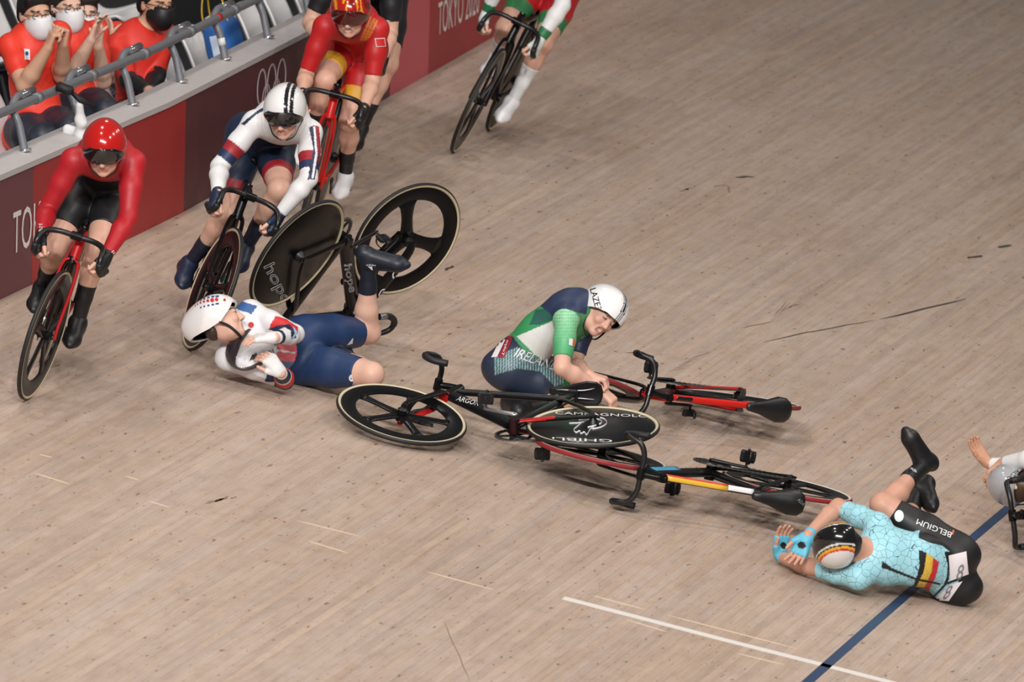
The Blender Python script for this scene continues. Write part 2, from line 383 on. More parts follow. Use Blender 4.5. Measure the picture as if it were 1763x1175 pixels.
# the rider in light blue on her left side, back to the camera
J = PJ['bel'] = {}
J['shL'] = G(1478, 994, .10)
J['chest'] = CH(J['shL'], 1503, 953, .16, 1); J['shR'] = J['chest'] * 2 - J['shL']; J['shR'] = DP(J['shR'], 1511, 905)
J['pel'] = CH(J['chest'], 1640, 978, .47, 1)
J['hiR'], J['hiL'] = DP(J['pel'], 1640, 951, -.02), DP(J['pel'], 1643, 1006, .02)
J['knR'] = CH(J['hiR'], 1519, 870, TH, 1); J['anR'] = CH(J['knR'], 1590, 801, SH, 1); J['toR'] = CH(J['anR'], 1556, 738, .22, -1)
J['knL'] = CH(J['hiL'], 1548, 930, TH, 1); J['anL'] = CH(J['knL'], 1582, 842, SH, 1); J['toL'] = CH(J['anL'], 1608, 880, .2, -1)
J['elR'] = CH(J['shR'], 1443, 873, UA, 1); J['wrR'] = CH(J['elR'], 1390, 923, FA, -1)
J['wrR'] = J['wrR'] + U(CAM - J['wrR']) * .11
J['elL'] = CH(J['shL'], 1395, 976, UA, 1); J['wrL'] = CH(J['elL'], 1342, 959, FA, 1)
J['head'] = CH(J['chest'], 1447, 942, .2, -1)
# the rider at the right edge, mostly outside the picture
J = PJ['edge'] = {}
J['head'] = G(1748, 838, .24)
J['chest'] = CH(J['head'], 1808, 852, .21, 1)
J['shR'], J['shL'] = DP(J['chest'], 1802, 808, .02), DP(J['chest'], 1815, 895, .0)
J['pel'] = CH(J['chest'], 1945, 880, .46, 1)
J['hiR'], J['hiL'] = DP(J['pel'], 1942, 852), DP(J['pel'], 1946, 905)
J['knR'] = CH(J['hiR'], 2050, 850, TH, 1); J['anR'] = CH(J['knR'], 2120, 880, SH, 1); J['toR'] = CH(J['anR'], 2170, 860, .2, 1)
J['knL'] = CH(J['hiL'], 2050, 915, TH, 1); J['anL'] = CH(J['knL'], 2150, 920, SH, 1); J['toL'] = CH(J['anL'], 2190, 900, .2, 1)
J['wrR'] = DP(J['head'], 1727, 797, .02); J['elR'] = IK(J['shR'], J['wrR'], UA, FA, 1790, 790)
J['wrL'] = DP(J['head'], 1702, 799, .22); J['elL'] = IK(J['shL'], J['wrL'], UA, FA, 1770, 800)

# spectators seated behind the wall; their upright leans back from the track's normal because the track is banked
GUP = V(0, math.sin(math.radians(25)), math.cos(math.radians(25)))
def seated(zp, pel, chest, head, shl, shr, ell, elr, wrl, wrr, el_s=(-1, -1), wr_s=(-1, -1)):
    J = {}
    J['pel'] = G(*pel, zp); J['chest'] = DP(J['pel'], *chest)
    J['head'] = DP(J['chest'], *head, -.06)
    f = U(V(-.62, -.75, .25)); l = U(np.cross(GUP, f))
    J['shL'], J['shR'] = J['chest'] + l * .165 - GUP * .02, J['chest'] - l * .165 - GUP * .02
    for S, e, w, i in (('L', ell, wrl, 0), ('R', elr, wrr, 1)):
        J['el' + S] = CH(J['sh' + S], *e, .29, el_s[i]); J['wr' + S] = CH(J['el' + S], *w, .26, wr_s[i])
    for S, sg in (('L', 1), ('R', -1)):
        J['hi' + S] = J['pel'] + l * .09 * sg; J['kn' + S] = J['hi' + S] + U(f * V(1.6, .7, .8)) * .42
        J['an' + S] = J['kn' + S] - GUP * .42; J['to' + S] = J['an' + S] + f * .2 - GUP * .06
    J['fwd'] = f; J['up'] = GUP
    return J
PJ['s1'] = seated(.31, (66, 222), (58, 62), (60, 22), (93, 66), (22, 66), (106, 130), (42, 147), (108, 78), (82, 84))
PJ['s2'] = seated(.27, (128, 190), (124, 60), (114, 10), (150, 70), (98, 64), (178, 140), (121, 132), (170, 82), (156, 70))
PJ['s3'] = seated(.04, (172, 175), (160, 62), (143, 22), (186, 72), (140, 70), (196, 138), (184, 138), (190, 78), (184, 88))
PJ['s4'] = seated(.2, (245, 195), (240, 62), (268, 6), (266, 72), (212, 66), (270, 130), (222, 140), (255, 160), (262, 160), wr_s=(-1, -1))
# ------------------------------------------------------------------ the track: boards, painted lines
def wood_mat():
    m = bpy.data.materials.new('track_wood'); m.use_nodes = True; nt = m.node_tree; N = nt.nodes; L = nt.links; b = N['Principled BSDF']
    b.inputs['Roughness'].default_value = .55; b.inputs['Specular IOR Level'].default_value = .3
    g = N.new('ShaderNodeNewGeometry')
    def noise(sx, sy, sc, det=4, rough=.6):
        mp = N.new('ShaderNodeMapping'); mp.inputs['Scale'].default_value = (sx, sy, 1); L.new(g.outputs['Position'], mp.inputs[0])
        n = N.new('ShaderNodeTexNoise'); n.inputs['Scale'].default_value = sc; n.inputs['Detail'].default_value = det; n.inputs['Roughness'].default_value = rough
        L.new(mp.outputs[0], n.inputs['Vector']); return n.outputs['Fac']
    def ramp(src, pts):
        r = N.new('ShaderNodeValToRGB'); e = r.color_ramp.elements
        while len(e) < len(pts): e.new(.5)
        for q, (p, c) in zip(e, pts): q.position = p; q.color = (*c, 1)
        L.new(src, r.inputs[0]); return r.outputs[0]
    def mul(a, c, fac=1.):
        x = N.new('ShaderNodeMix'); x.data_type = 'RGBA'; x.blend_type = 'MULTIPLY'; x.inputs[0].default_value = fac; L.new(a, x.inputs[6]); L.new(c, x.inputs[7]); return x.outputs[2]
    at = N.new('ShaderNodeAttribute'); at.attribute_name = 'Col'
    col = at.outputs['Color']
    col = mul(col, ramp(noise(.9, 30, 1.0, 5, .65), [(.3, (.86, .83, .81)), (.5, (.98, .975, .97)), (.7, (1.05, 1.04, 1.03))]))      # long streaks
    col = mul(col, ramp(noise(3., 110, 1.0, 3), [(.3, (.95, .935, .92)), (.55, (1., 1., 1.)), (1, (1.02, 1.02, 1.01))]))             # grain
    col = mul(col, ramp(noise(4.5, 13, 1.0, 5, .7), [(.3, (.87, .83, .80)), (.48, (.99, .975, .965)), (.62, (1.04, 1.03, 1.03)), (.75, (1.10, 1.09, 1.08))]))   # mottling
    col = mul(col, ramp(noise(.35, 1.1, 1.0, 3), [(.3, (.88, .84, .81)), (.6, (1.0, 1.0, 1.0)), (.8, (1.04, 1.03, 1.02))]))          # worn areas
    col = mul(col, ramp(noise(9, 34, 1.0, 2, .5), [(.285, (.42, .33, .28)), (.33, (1, 1, 1))]), .8)                                   # dark flecks
    col = mul(col, ramp(noise(16, 40, 1.7, 1, .5), [(.25, (.45, .33, .28)), (.285, (1, 1, 1))]), .8)
    L.new(col, b.inputs['Base Color']); return m
WOOD = wood_mat()
floor = mesh_obj('floor', *box((6, -1.7, -.035), (40, 9.6, .02)), mat('track_base', (90, 72, 60), .8), smooth=False)
tag(floor, 'pale pine board track sloping up to the wall', 'track', kind='structure')
PW = .044
def plank_geo(x0, x1, y0, y1, z0=-.022, z1=0.):
    e = .0003; v = [(x0, y0, z0), (x1, y0, z0), (x1, y1, z0), (x0, y1, z0), (x0, y0, z1 - e), (x1, y0, z1 - e), (x1, y1, z1 - e), (x0, y1, z1 - e), (x0 + e, y0 + e, z1), (x1 - e, y0 + e, z1), (x1 - e, y1 - e, z1), (x0 + e, y1 - e, z1)]
    f = [(0, 1, 5, 4), (1, 2, 6, 5), (2, 3, 7, 6), (3, 0, 4, 7), (4, 5, 9, 8), (5, 6, 10, 9), (6, 7, 11, 10), (7, 4, 8, 11), (8, 9, 10, 11), (0, 3, 2, 1)]
    return np.array(v), f
def plank_col(): 
    k = random.choice((-1.2, -.8, -.5, -.2, 0, .2, .4, .6, .8)); w = random.uniform(-1, 1)
    return V(193 + 5 * k + 2 * w, 174 + 5 * k, 160 + 5 * k - 3 * w)
planks = []
y = -6.4
while y < 2.98:
    x = -13. - random.random() * 5
    while x < 26:
        ln = random.choice((3.0, 3.6, 4.2, 4.8, 5.4)); x1 = min(x + ln, 26.)
        planks.append((x, x1, y)); x = x1
    y += PW
def seen(p):
    q = proj(np.array([(p[0] + (p[1] - p[0]) * t, p[2], 0) for t in np.linspace(0, 1, 9)]))
    ok = (q[:, 0] > -20) & (q[:, 0] < 1783) & (q[:, 1] > -20) & (q[:, 1] < 1195)
    return ok.mean() * (p[1] - p[0]) / depth(V((p[0] + p[1]) / 2, p[2], 0)) ** 2
planks = sorted(planks, key=seen, reverse=True)
plank_mesh = {}
def plank_me(L_, k):
    if (L_, k) not in plank_mesh:
        v, f = plank_geo(0, L_ - .0012, 0, PW - .0005); me = make_mesh('board', v, f, plank_col(), smooth=False); me.materials.append(WOOD); plank_mesh[(L_, k)] = me
    return plank_mesh[(L_, k)]
rest = MB()
for i, (x0, x1, y0) in enumerate(planks):
    if i < 300:
        o = bpy.data.objects.new('board', plank_me(round(x1 - x0, 3), i % 14)); SC.objects.link(o); o.parent = floor; o.location = (x0, y0, 0)
    else: rest.add(*plank_geo(x0, x1 - .0012, y0, y0 + PW - .0005), plank_col())
tag(rest.obj('boards', WOOD, floor, sharp=None, smooth=False), kind='stuff')
def strip(pts, w, z=.0008, along=None):
    """flat painted strip through ground points"""
    P = np.array([[*p[:2], 0] for p in pts]); T = np.gradient(P, axis=0); T /= np.linalg.norm(T, axis=1, keepdims=True); S = np.stack([-T[:, 1], T[:, 0], 0 * T[:, 0]], 1)
    v = np.concatenate([P + S * w / 2, P - S * w / 2, P + S * w / 2, P - S * w / 2]); n = len(P); v[:2 * n, 2] = z; v[2 * n:, 2] = -.001
    f = []
    for i in range(n - 1): f += [(i, n + i, n + i + 1, i + 1), (2 * n + i, i, i + 1, 2 * n + i + 1), (n + i, 3 * n + i, 3 * n + i + 1, n + i + 1)]
    f += [(0, 2 * n, 3 * n, n), (n - 1, 2 * n - 1, 4 * n - 1, 3 * n - 1)]
    return v, f
bl = [G(*p) for p in ((1250, 1300), (1395, 1171), (1550, 1034), (1640, 957), (1728, 882), (1860, 772), (2000, 660))]
tag(mesh_obj('trim_1', *strip(smooth_path(bl, 30), .05), mat('line_blue', (44, 66, 100), .5, noise=.12), smooth=False), 'dark blue painted line under the rider in light blue', 'line', kind='structure')
wl = [G(*p) for p in ((970, 1030), (1120, 1069), (1250, 1103), (1400, 1141), (1540, 1177), (1700, 1219))]
tag(mesh_obj('trim_2', *strip(wl, .07), mat('line_white', (232, 226, 220), .5, noise=.05), smooth=False), 'thin white painted line crossing the blue line', 'line', kind='structure')
# ghost marks of old lines, tyre scuffs and gouges in the boards
GH = mat('old_line', (222, 200, 172), .6, noise=.1); SCF = mat('scuff', (142, 116, 98), .7, noise=.2); GO = mat('gouge', (70, 62, 56), .8)
def mark(p, q, w, m, name='old_line_mark', wob=0.):
    a, b = G(*p), G(*q); t = np.linspace(0, 1, 9)[:, None]; P = a * (1 - t) + b * t
    P[:, :2] += wob * np.cumsum(rng.normal(size=(9, 2)), 0); v, f = strip(P, w, .0005); n = len(P)
    tp = np.clip(np.sin(np.linspace(.12, math.pi - .12, n)) * 1.6, 0, 1)
    for k in range(4): v[k * n:(k + 1) * n, :2] = P[:, :2] + (v[k * n:(k + 1) * n, :2] - P[:, :2]) * tp[:, None]
    mesh_obj(name, v, f, m, floor, smooth=False)
for p, q in (((512, 897), (620, 924)), ((530, 932), (600, 953)), ((735, 985), (850, 1016)), ((1020, 1026), (1110, 1050)), ((1150, 1060), (1370, 1117)), ((60, 815), (120, 834)), ((215, 820), (240, 827)), ((68, 783), (90, 788)), ((255, 863), (292, 874)), ((1270, 1126), (1350, 1145)), ((1080, 1068), (1150, 1089))): mark(p, q, .02, GH)
for p, q, w in (((1316, 590), (1505, 552), .012), ((1515, 550), (1660, 513), .02), ((1265, 306), (1293, 303), .03), ((1075, 608), (1112, 607), .012), ((1665, 445), (1688, 440), .03), ((1720, 427), (1744, 423), .03), ((1180, 327), (1186, 325), .02), ((766, 466), (782, 458), .02)): mark(p, q, w, GO, 'gouge_mark', .004)
for p, q, w in (((352, 868), (384, 858), .02), ((372, 866), (395, 855), .016), ((1170, 330), (1188, 322), .014), ((1228, 322), (1250, 318), .012), ((1250, 318), (1252, 332), .012), ((1275, 565), (1330, 552), .012), ((765, 1070), (800, 1172), .006)): mark(p, q, w, SCF, 'scuff_mark', .004)
for k in range(6): mark((1332 + 8 * k, 545 - 5 * k), (1352 + 8 * k, 518 + 2 * k), .006, SCF, 'scuff_mark', .002); mark((1150 + 9 * k, 640 - 5 * k), (1175 + 9 * k, 632 - 5 * k), .006, SCF, 'scuff_mark', .002)

# ------------------------------------------------------------------ the outer wall: boards with lettering, ledge, railing
WU = V(0, math.sin(math.radians(11)), math.cos(math.radians(11)))       # the wall leans back a little
wx = [-9, -5, -.6, 2.5, 7.8, 12.5, 18, 26]; wy = [2.68, 2.63, 2.59, 2.555, 2.665, 2.78, 2.95, 3.25]
def wall_y(x): 
    return float(np.interp(x, wx, wy))
WH = .625
def wall_pt(x, h, d=0.): return V(x, wall_y(x), 0) + WU * h + V(0, 1, 0) * d
def wall_strip(x0, x1, h0, h1, d0, d1, n=None):
    xs = np.linspace(x0, x1, n or max(2, int((x1 - x0) / .8) + 1)); P = []
    for x in xs: P += [wall_pt(x, h0, d0), wall_pt(x, h1, d0), wall_pt(x, h1, d1), wall_pt(x, h0, d1)]
    f = []
    for i in range(len(xs) - 1):
        a, b = 4 * i, 4 * i + 4
        for q in range(4): r = (q + 1) % 4; f.append((a + q, b + q, b + r, a + r))
    e = 4 * (len(xs) - 1); f += [(0, 1, 2, 3), (e + 3, e + 2, e + 1, e)]
    return np.array(P), f
wall = mesh_obj('wall_back', *wall_strip(-9, 26, -.05, WH, .02, .16), mat('wall_core', (60, 50, 52), .7), smooth=False)
tag(wall, 'low padded outer wall of the track with red and maroon boards', 'wall', kind='structure')
PANELS = []
for x0, x1, c, nm in ((-9, -.09, (112, 62, 70), 'maroon'), (-.09, 2.80, (166, 44, 44), 'red'), (2.80, 7.77, (92, 46, 52), 'dark'), (7.77, 8.80, (206, 92, 100), 'pink'), (8.80, 17, (168, 52, 54), 'red2'), (17, 26, (112, 62, 70), 'maroon')):
    p = mesh_obj('advert_panel', *wall_strip(x0 + .004, x1 - .004, 0, WH - .004, 0, .02), mat('panel_' + nm, c, .5, noise=.06), wall, smooth=False); PANELS.append(p)
# lettering on the wall boards
TXT = mat('wall_letters', (240, 232, 230), .5)
def wall_text(s, x0, length, h0, hh, name, parent):
    v, f = text_mesh(s); w = np.array([wall_pt(x0 + a * length, h0 + b * hh, -.003) for a, b in v[:, :2]]); return mesh_obj(name, w, f, TXT, parent, smooth=False)
xa = YP(25, 398, 2.64)[0]; wall_text('TOKYO 2020', xa, 1.42, .205, .22, 'lettering', PANELS[0])
xb = YP(744, 95, 2.74)[0]; wall_text('TOKYO 2020', xb, 1.16, .205, .2, 'lettering', PANELS[4])
rm = mat('ring_mark', (190, 176, 180), .5); xr = YP(441, 168, 2.68)[0]
for k, (dx, dh) in enumerate(((0, 0), (.235, 0), (.47, 0), (.1175, -.1), (.3525, -.1))):
    a = np.linspace(0, 2 * math.pi, 32, endpoint=False)
    pts = [wall_pt(xr + .1 + dx + .1 * math.cos(t), .46 + dh + .1 * math.sin(t), -.002) for t in a]
    mesh_obj('ring_mark', *loft(pts, .002, .009, 6, ref=(0, 1, 0), closed=True), rm, PANELS[2])
# ledge
lv = MB(); xs = np.linspace(-9, 26, 44)
P = []
for x in xs: P += [wall_pt(x, WH, -.012), wall_pt(x, WH + .03, -.012), wall_pt(x, WH + .03, .16), wall_pt(x, WH, .16)]
lf = []
for i in range(len(xs) - 1):
    for q in range(4): r = (q + 1) % 4; lf.append((4 * i + q, 4 * i + 4 + q, 4 * i + 4 + r, 4 * i + r))
tag(mesh_obj('trim_3', P, lf, mat('ledge', (196, 190, 190), .45, noise=.06), smooth=False), 'pale grey ledge along the top of the wall', 'ledge', kind='structure')
# railing: a tube on posts, each post bending over into a sleeve beside the rail
RM = mat('railing_steel', (128, 130, 136), .45, .35, noise=.08); SM = mat('sleeve_chrome', (205, 207, 210), .18, .9)
rail = empty('railing', wall_pt(2, WH + .03, .12), None, 'grey steel tube railing on posts above the wall', 'railing')
RH = .235
def rail_pt(x): return wall_pt(x, WH + .03, .09) + GUP * RH
mesh_obj('rail', *loft([rail_pt(x) for x in np.linspace(-9, 14, 60)], .024, n=14), RM, rail)
for i in range(-6, 13):
    x = .04 + 1.0 * i; b = wall_pt(x, WH + .03, .09); t = rail_pt(x)
    off = V(0, .03, .006)
    pth = [b, b + GUP * .07, b + GUP * .14, b + GUP * .185 + off * .35, t - GUP * .02 + off + V(.03, 0, 0), t + GUP * .022 + off + V(.14, 0, 0), t + GUP * .022 + off + V(.34, 0, 0)]
    po = mesh_obj('post', *loft(smooth_path(pth, 20), .021, n=12, ref=(1, 0, 0)), RM, rail)
    mesh_obj('sleeve', *loft([t + GUP * .022 + off + V(.2, 0, 0), t + GUP * .022 + off + V(.44, 0, 0)], .0225, n=12), SM, po)
    mesh_obj('clamp_ring', *loft([rail_pt(x + .36), rail_pt(x + .43)], .030, n=14), RM, po)
    mesh_obj('base_flange', *loft([b, b + GUP * .012], .036, n=14, ref=(1, 0, 0)), SM, po)
xq = min(np.linspace(-2, 9, 400), key=lambda x_: abs(proj(rail_pt(x_))[0] - 375)); mesh_obj('tape_band', *loft([rail_pt(xq - .03), rail_pt(xq + .03)], .0255, n=14), mat('tape_red', (176, 30, 40), .5), rail)
xq = 4.04; bq = wall_pt(xq, WH + .03, .09); mesh_obj('tape_band', *loft([bq + GUP * .085, bq + GUP * .125], .0225, n=12, ref=(1, 0, 0)), mat('tape_white', (220, 218, 216), .6), rail)
# stand behind the wall: dark steps and rows of white seats
SFW = V(0, -math.cos(math.radians(25)), math.sin(math.radians(25)))     # towards the track, level with the stand
def stand_pt(x, back, up): return V(x, 2.98, .0) - SFW * back + GUP * up
def stand_box(name, b0, b1, u0, u1, m):
    v = [stand_pt(x, b, u) for x in (-9, 24) for b in (b0, b1) for u in (u0, u1)]
    return mesh_obj(name, v, [(0, 1, 3, 2), (4, 6, 7, 5), (0, 4, 5, 1), (2, 3, 7, 6), (0, 2, 6, 4), (1, 5, 7, 3)], m, smooth=False)
DK = mat('stand_dark', (26, 25, 28), .8, noise=.2)
tag(stand_box('stand_step', .02, 1.0, -.60, -.16, DK), 'dark front step of the spectator stand', 'step', kind='structure')
tag(stand_box('stand_step', 1.0, 1.9, -.60, .20, DK), 'dark second step of the spectator stand', 'step', kind='structure')
tag(stand_box('stand_step', 1.9, 5.0, -.60, .56, DK), 'dark upper step of the spectator stand', 'step', kind='structure')
SEATW = mat('seat_plastic', (232, 230, 231), .35, noise=.03)
SEATL = mat('seat_leg', (40, 40, 44), .5, .5)
def seat(x, back, up, label):
    R = np.stack([SFW, np.cross(GUP, SFW), GUP], 1); e = empty('stadium_seat', stand_pt(x, back, up), R, label, 'seat', 'white plastic seats in the stand')
    pth = smooth_path([(.24, 0, .375), (.20, 0, .41), (.08, 0, .40), (-.10, 0, .39), (-.19, 0, .43), (-.235, 0, .56), (-.26, 0, .70), (-.285, 0, .80), (-.295, 0, .83)], 28)
    t = np.linspace(0, 1, 28); w = .225 * np.clip(np.minimum((t + .05) * 9, (1.03 - t) * 9), 0, 1) ** .4 * (1 - .12 * t)
    v, f = loft(pth, w, .017, 20, ref=(0, 1, 0), pw=.75)
    v[:, 0] += .9 * v[:, 1] ** 2 * (v[:, 2] > .5) * 1.; v[:, 2] += .7 * v[:, 1] ** 2 * (v[:, 2] <= .5)
    mesh_obj('shell', v, f, SEATW, e, world=False)
    mb = MB(); mb.add(*loft([(-.05, 0, 0), (-.05, 0, .38)], .03, .02, 8, ref=(0, 1, 0))); mb.add(*box((-.02, 0, .372), (.3, .2, .02))); mb.add(*box((-.05, 0, .008), (.16, .16, .016)))
    mb.obj('seat_bracket', SEATL, e, world=False); return e
pos = ['beside the first clapping spectator', 'under the man with clenched fists', 'under the clapping man', 'under the spectator half hidden by clapping hands', 'under the man in the black mask', 'right of the man in the black mask', 'empty behind the railing near the blue bag', 'beside the blue bag', 'past the blue bag', 'behind the red clad rider', 'far along the front row', 'farthest along the front row']
def under(k):
    p = PJ[k]['pel']; q = p - V(p[0], 2.98, 0); return p[0], -(q @ SFW), q @ GUP - .535
occ = [under(k) for k in ('s1', 's2', 's3', 's4')]; fr = [(occ[0][0] - .72, *occ[0][1:])] + occ
b_, u_ = occ[3][1:]
for i in range(7): fr.append((max(o_[0] for o_ in occ) + .62 * (i + 1), b_, u_))
for i, q in enumerate(fr): seat(*q, 'white plastic seat in the front row ' + pos[i])
NTH = 'first second third fourth fifth sixth seventh eighth ninth tenth eleventh twelfth thirteenth'.split()
def in_view(x, back, up):
    q = proj(np.array([stand_pt(x, back, up + z_) for z_ in (.35, .6, .85)])); return ((q[:, 0] > -25) & (q[:, 0] < 640) & (q[:, 1] > -5)).any()
for row, x0, back, up in (('second', 1.3, 1.50, .20), ('third', 3.0, 2.5, .56)):
    n_ = 0
    for i in range(13):
        if in_view(x0 + .62 * i, back, up): seat(x0 + .62 * i, back, up, 'white plastic seat in the %s row, %s seat from the left' % (row, NTH[n_])); n_ += 1
# blue bag with yellow straps standing behind the railing
bp = YP(392, 100, 3.2); bag = empty('tote_bag', bp - GUP * .04, np.stack([SFW, np.cross(GUP, SFW), GUP], 1), 'blue bag with yellow straps behind the railing', 'bag')
v, f = loft([(0, 0, -.02), (0, 0, .0), (0, 0, .1), (0, 0, .22), (0, 0, .27)], [.12, .15, .16, .165, .16], [.07, .085, .09, .085, .07], 20, ref=(0, 1, 0), pw=.5)
mesh_obj('bag_body', v, f, mat('bag_blue', (38, 92, 160), .55, noise=.1), bag, world=False)
YM = mat('strap_yellow', (196, 160, 40), .6)
for s_ in (-1, 1):
    mesh_obj('strap', *loft(smooth_path([(s_ * .07, -.08, .2), (s_ * .07, -.08, .32), (s_ * .05, -.04, .42), (s_ * .05, .04, .42), (s_ * .07, .08, .32), (s_ * .07, .08, .2)], 18), .012, .004, 8, ref=(0, 1, 0)), YM, bag, world=False)
mesh_obj('bag_print', *box((-.0, -.168, .12), (.06, .004, .14)), mat('bag_print', (190, 205, 225), .6), bag, world=False, smooth=False)
# microphone on a clamp wrapped in white tape, fixed to the ledge
mp = wall_pt(.85, WH + .03, .04); mic = empty('microphone', mp, None, 'black microphone on a white taped clamp on the ledge', 'microphone')
WT = mat('white_tape', (226, 224, 226), .6, noise=.05); BLK = mat('mic_black', (18, 18, 20), .6)
a = DP(mp, 140, 232, -.05); b2 = DP(mp, 137, 180, -.14); c2 = DP(mp, 116, 222); c3 = DP(mp, 116, 238)
pr = [cone(a, b2, .028, .020, .02), cone(a, c2, .024, .02, .02), cone(c2, c3, .02, .024, .02), cone(a, DP(mp, 146, 238), .03, .028, .02), cone(DP(mp, 138, 206, -.1), DP(mp, 142, 212, -.1), .028, .026, .02), cone(DP(mp, 128, 228), DP(mp, 133, 238), .03, .022, .02)]
mesh_obj('taped_clamp', *sdf_mesh(pr, .006), WT, mic)
mesh_obj('clamp_base', *loft([DP(mp, 104, 243), DP(mp, 150, 236)], .03, .008, 12, ref=(0, 1, 0)), WT, mic)
mesh_obj('boom_arm', *loft([DP(mp, 124, 160, -.16), DP(mp, 138, 172, -.16), DP(mp, 166, 186, -.12)], [.012, .016, .009], n=10), BLK, mic)
mesh_obj('mic_body', *loft([DP(mp, 97, 147, -.16), DP(mp, 99, 148, -.16), DP(mp, 122, 157, -.16), DP(mp, 126, 159, -.16)], [.012, .026, .026, .012], n=14), BLK, mic)
# ------------------------------------------------------------------ bicycles
CARB = mat('carbon_gloss', None, .3, attr=True, coat=.06); CARB.node_tree.nodes['Principled BSDF'].inputs['Specular IOR Level'].default_value = .18
RUB = mat('rubber', None, .6, attr=True)
ALU = mat('aluminium', (176, 178, 182), .3, .85)
BLKP = mat('black_satin', (20, 20, 22), .42)
CHAINM = mat('chain_steel', (120, 118, 114), .35, .8)
K = (14, 14, 16)
def wheel(parent, name, cx, xf, kind, tyre, side, mark=None):
    """rim or disc with tyre, spokes and hub as sub-parts; turned about the local y axis at cx"""
    T = lambda v: xf(np.asarray(v, float) + cx)
    wd = lambda nm, v, f, m, par, col=None, **k: mesh_obj(nm, T(v), f, m, par, col, world=False, **k)
    if kind == 'disc':
        pr = [(.030, -.016), (.15, -.012), (.305, -.009), (.311, -.006), (.311, .006), (.305, .009), (.15, .012), (.030, .016)]
        root = wd(name, *lathe(pr, 72), CARB, parent, np.array([13, 13, 15.]), sharp=40)
        wd('hub', *lathe([(.001, -.058), (.012, -.058), (.016, -.045), (.028, -.03), (.032, -.012), (.032, .012), (.028, .03), (.016, .045), (.012, .058), (.001, .058)], 24, False), BLKP, root, sharp=40)
    else:
        deep = .235 if kind != 'deep' else .25
        pr = [(deep, -.004), (deep + .012, -.009), (.29, -.0115), (.311, -.010), (.311, .010), (.29, .0115), (deep + .012, .009), (deep, .004)]
        root = wd(name, *lathe(pr, 72), CARB, parent, np.array([15, 15, 17.]), sharp=40)
        ns = {'five': 5, 'tri': 3, 'deep': 16}[kind]
        for i in range(ns):
            a = 2 * math.pi * i / ns + (.35 if kind == 'five' else .1); r = np.linspace(.015, deep + .012, 7)
            d, pdir = V(math.cos(a), 0, math.sin(a)), V(-math.sin(a), 0, math.cos(a))
            if kind == 'five': w = np.interp(r, [0, .05, .14, .21, .25], [.032, .028, .024, .027, .04])
            elif kind == 'tri': w = np.interp(r, [0, .05, .12, .2, .25], [.05, .04, .034, .042, .075])
            else: w = np.full(7, .0022)
            wd('spoke', *loft([d * q for q in r], w, .009 if kind != 'deep' else .0012, 12 if kind != 'deep' else 6, ref=pdir), CARB, root, np.array([15, 15, 17.]))
        wd('hub', *lathe([(.001, -.05), (.011, -.05), (.013, -.04), (.026, -.03), (.02, -.02), (.02, .02), (.026, .03), (.013, .04), (.011, .05), (.001, .05)], 24, False), BLKP, root, sharp=40)
    n = 12; prof = []; cols = []
    for i in range(n):
        t = 2 * math.pi * i / n; prof.append((.322 + .0125 * math.cos(t), .0125 * math.sin(t)))
        cols.append(tyre[0] if math.cos(t) > .30 else tyre[1])
    v, f = lathe(prof, 72); wd('tyre', v, f, RUB, root, np.tile(np.array(cols, float), (72, 1)))
    return root
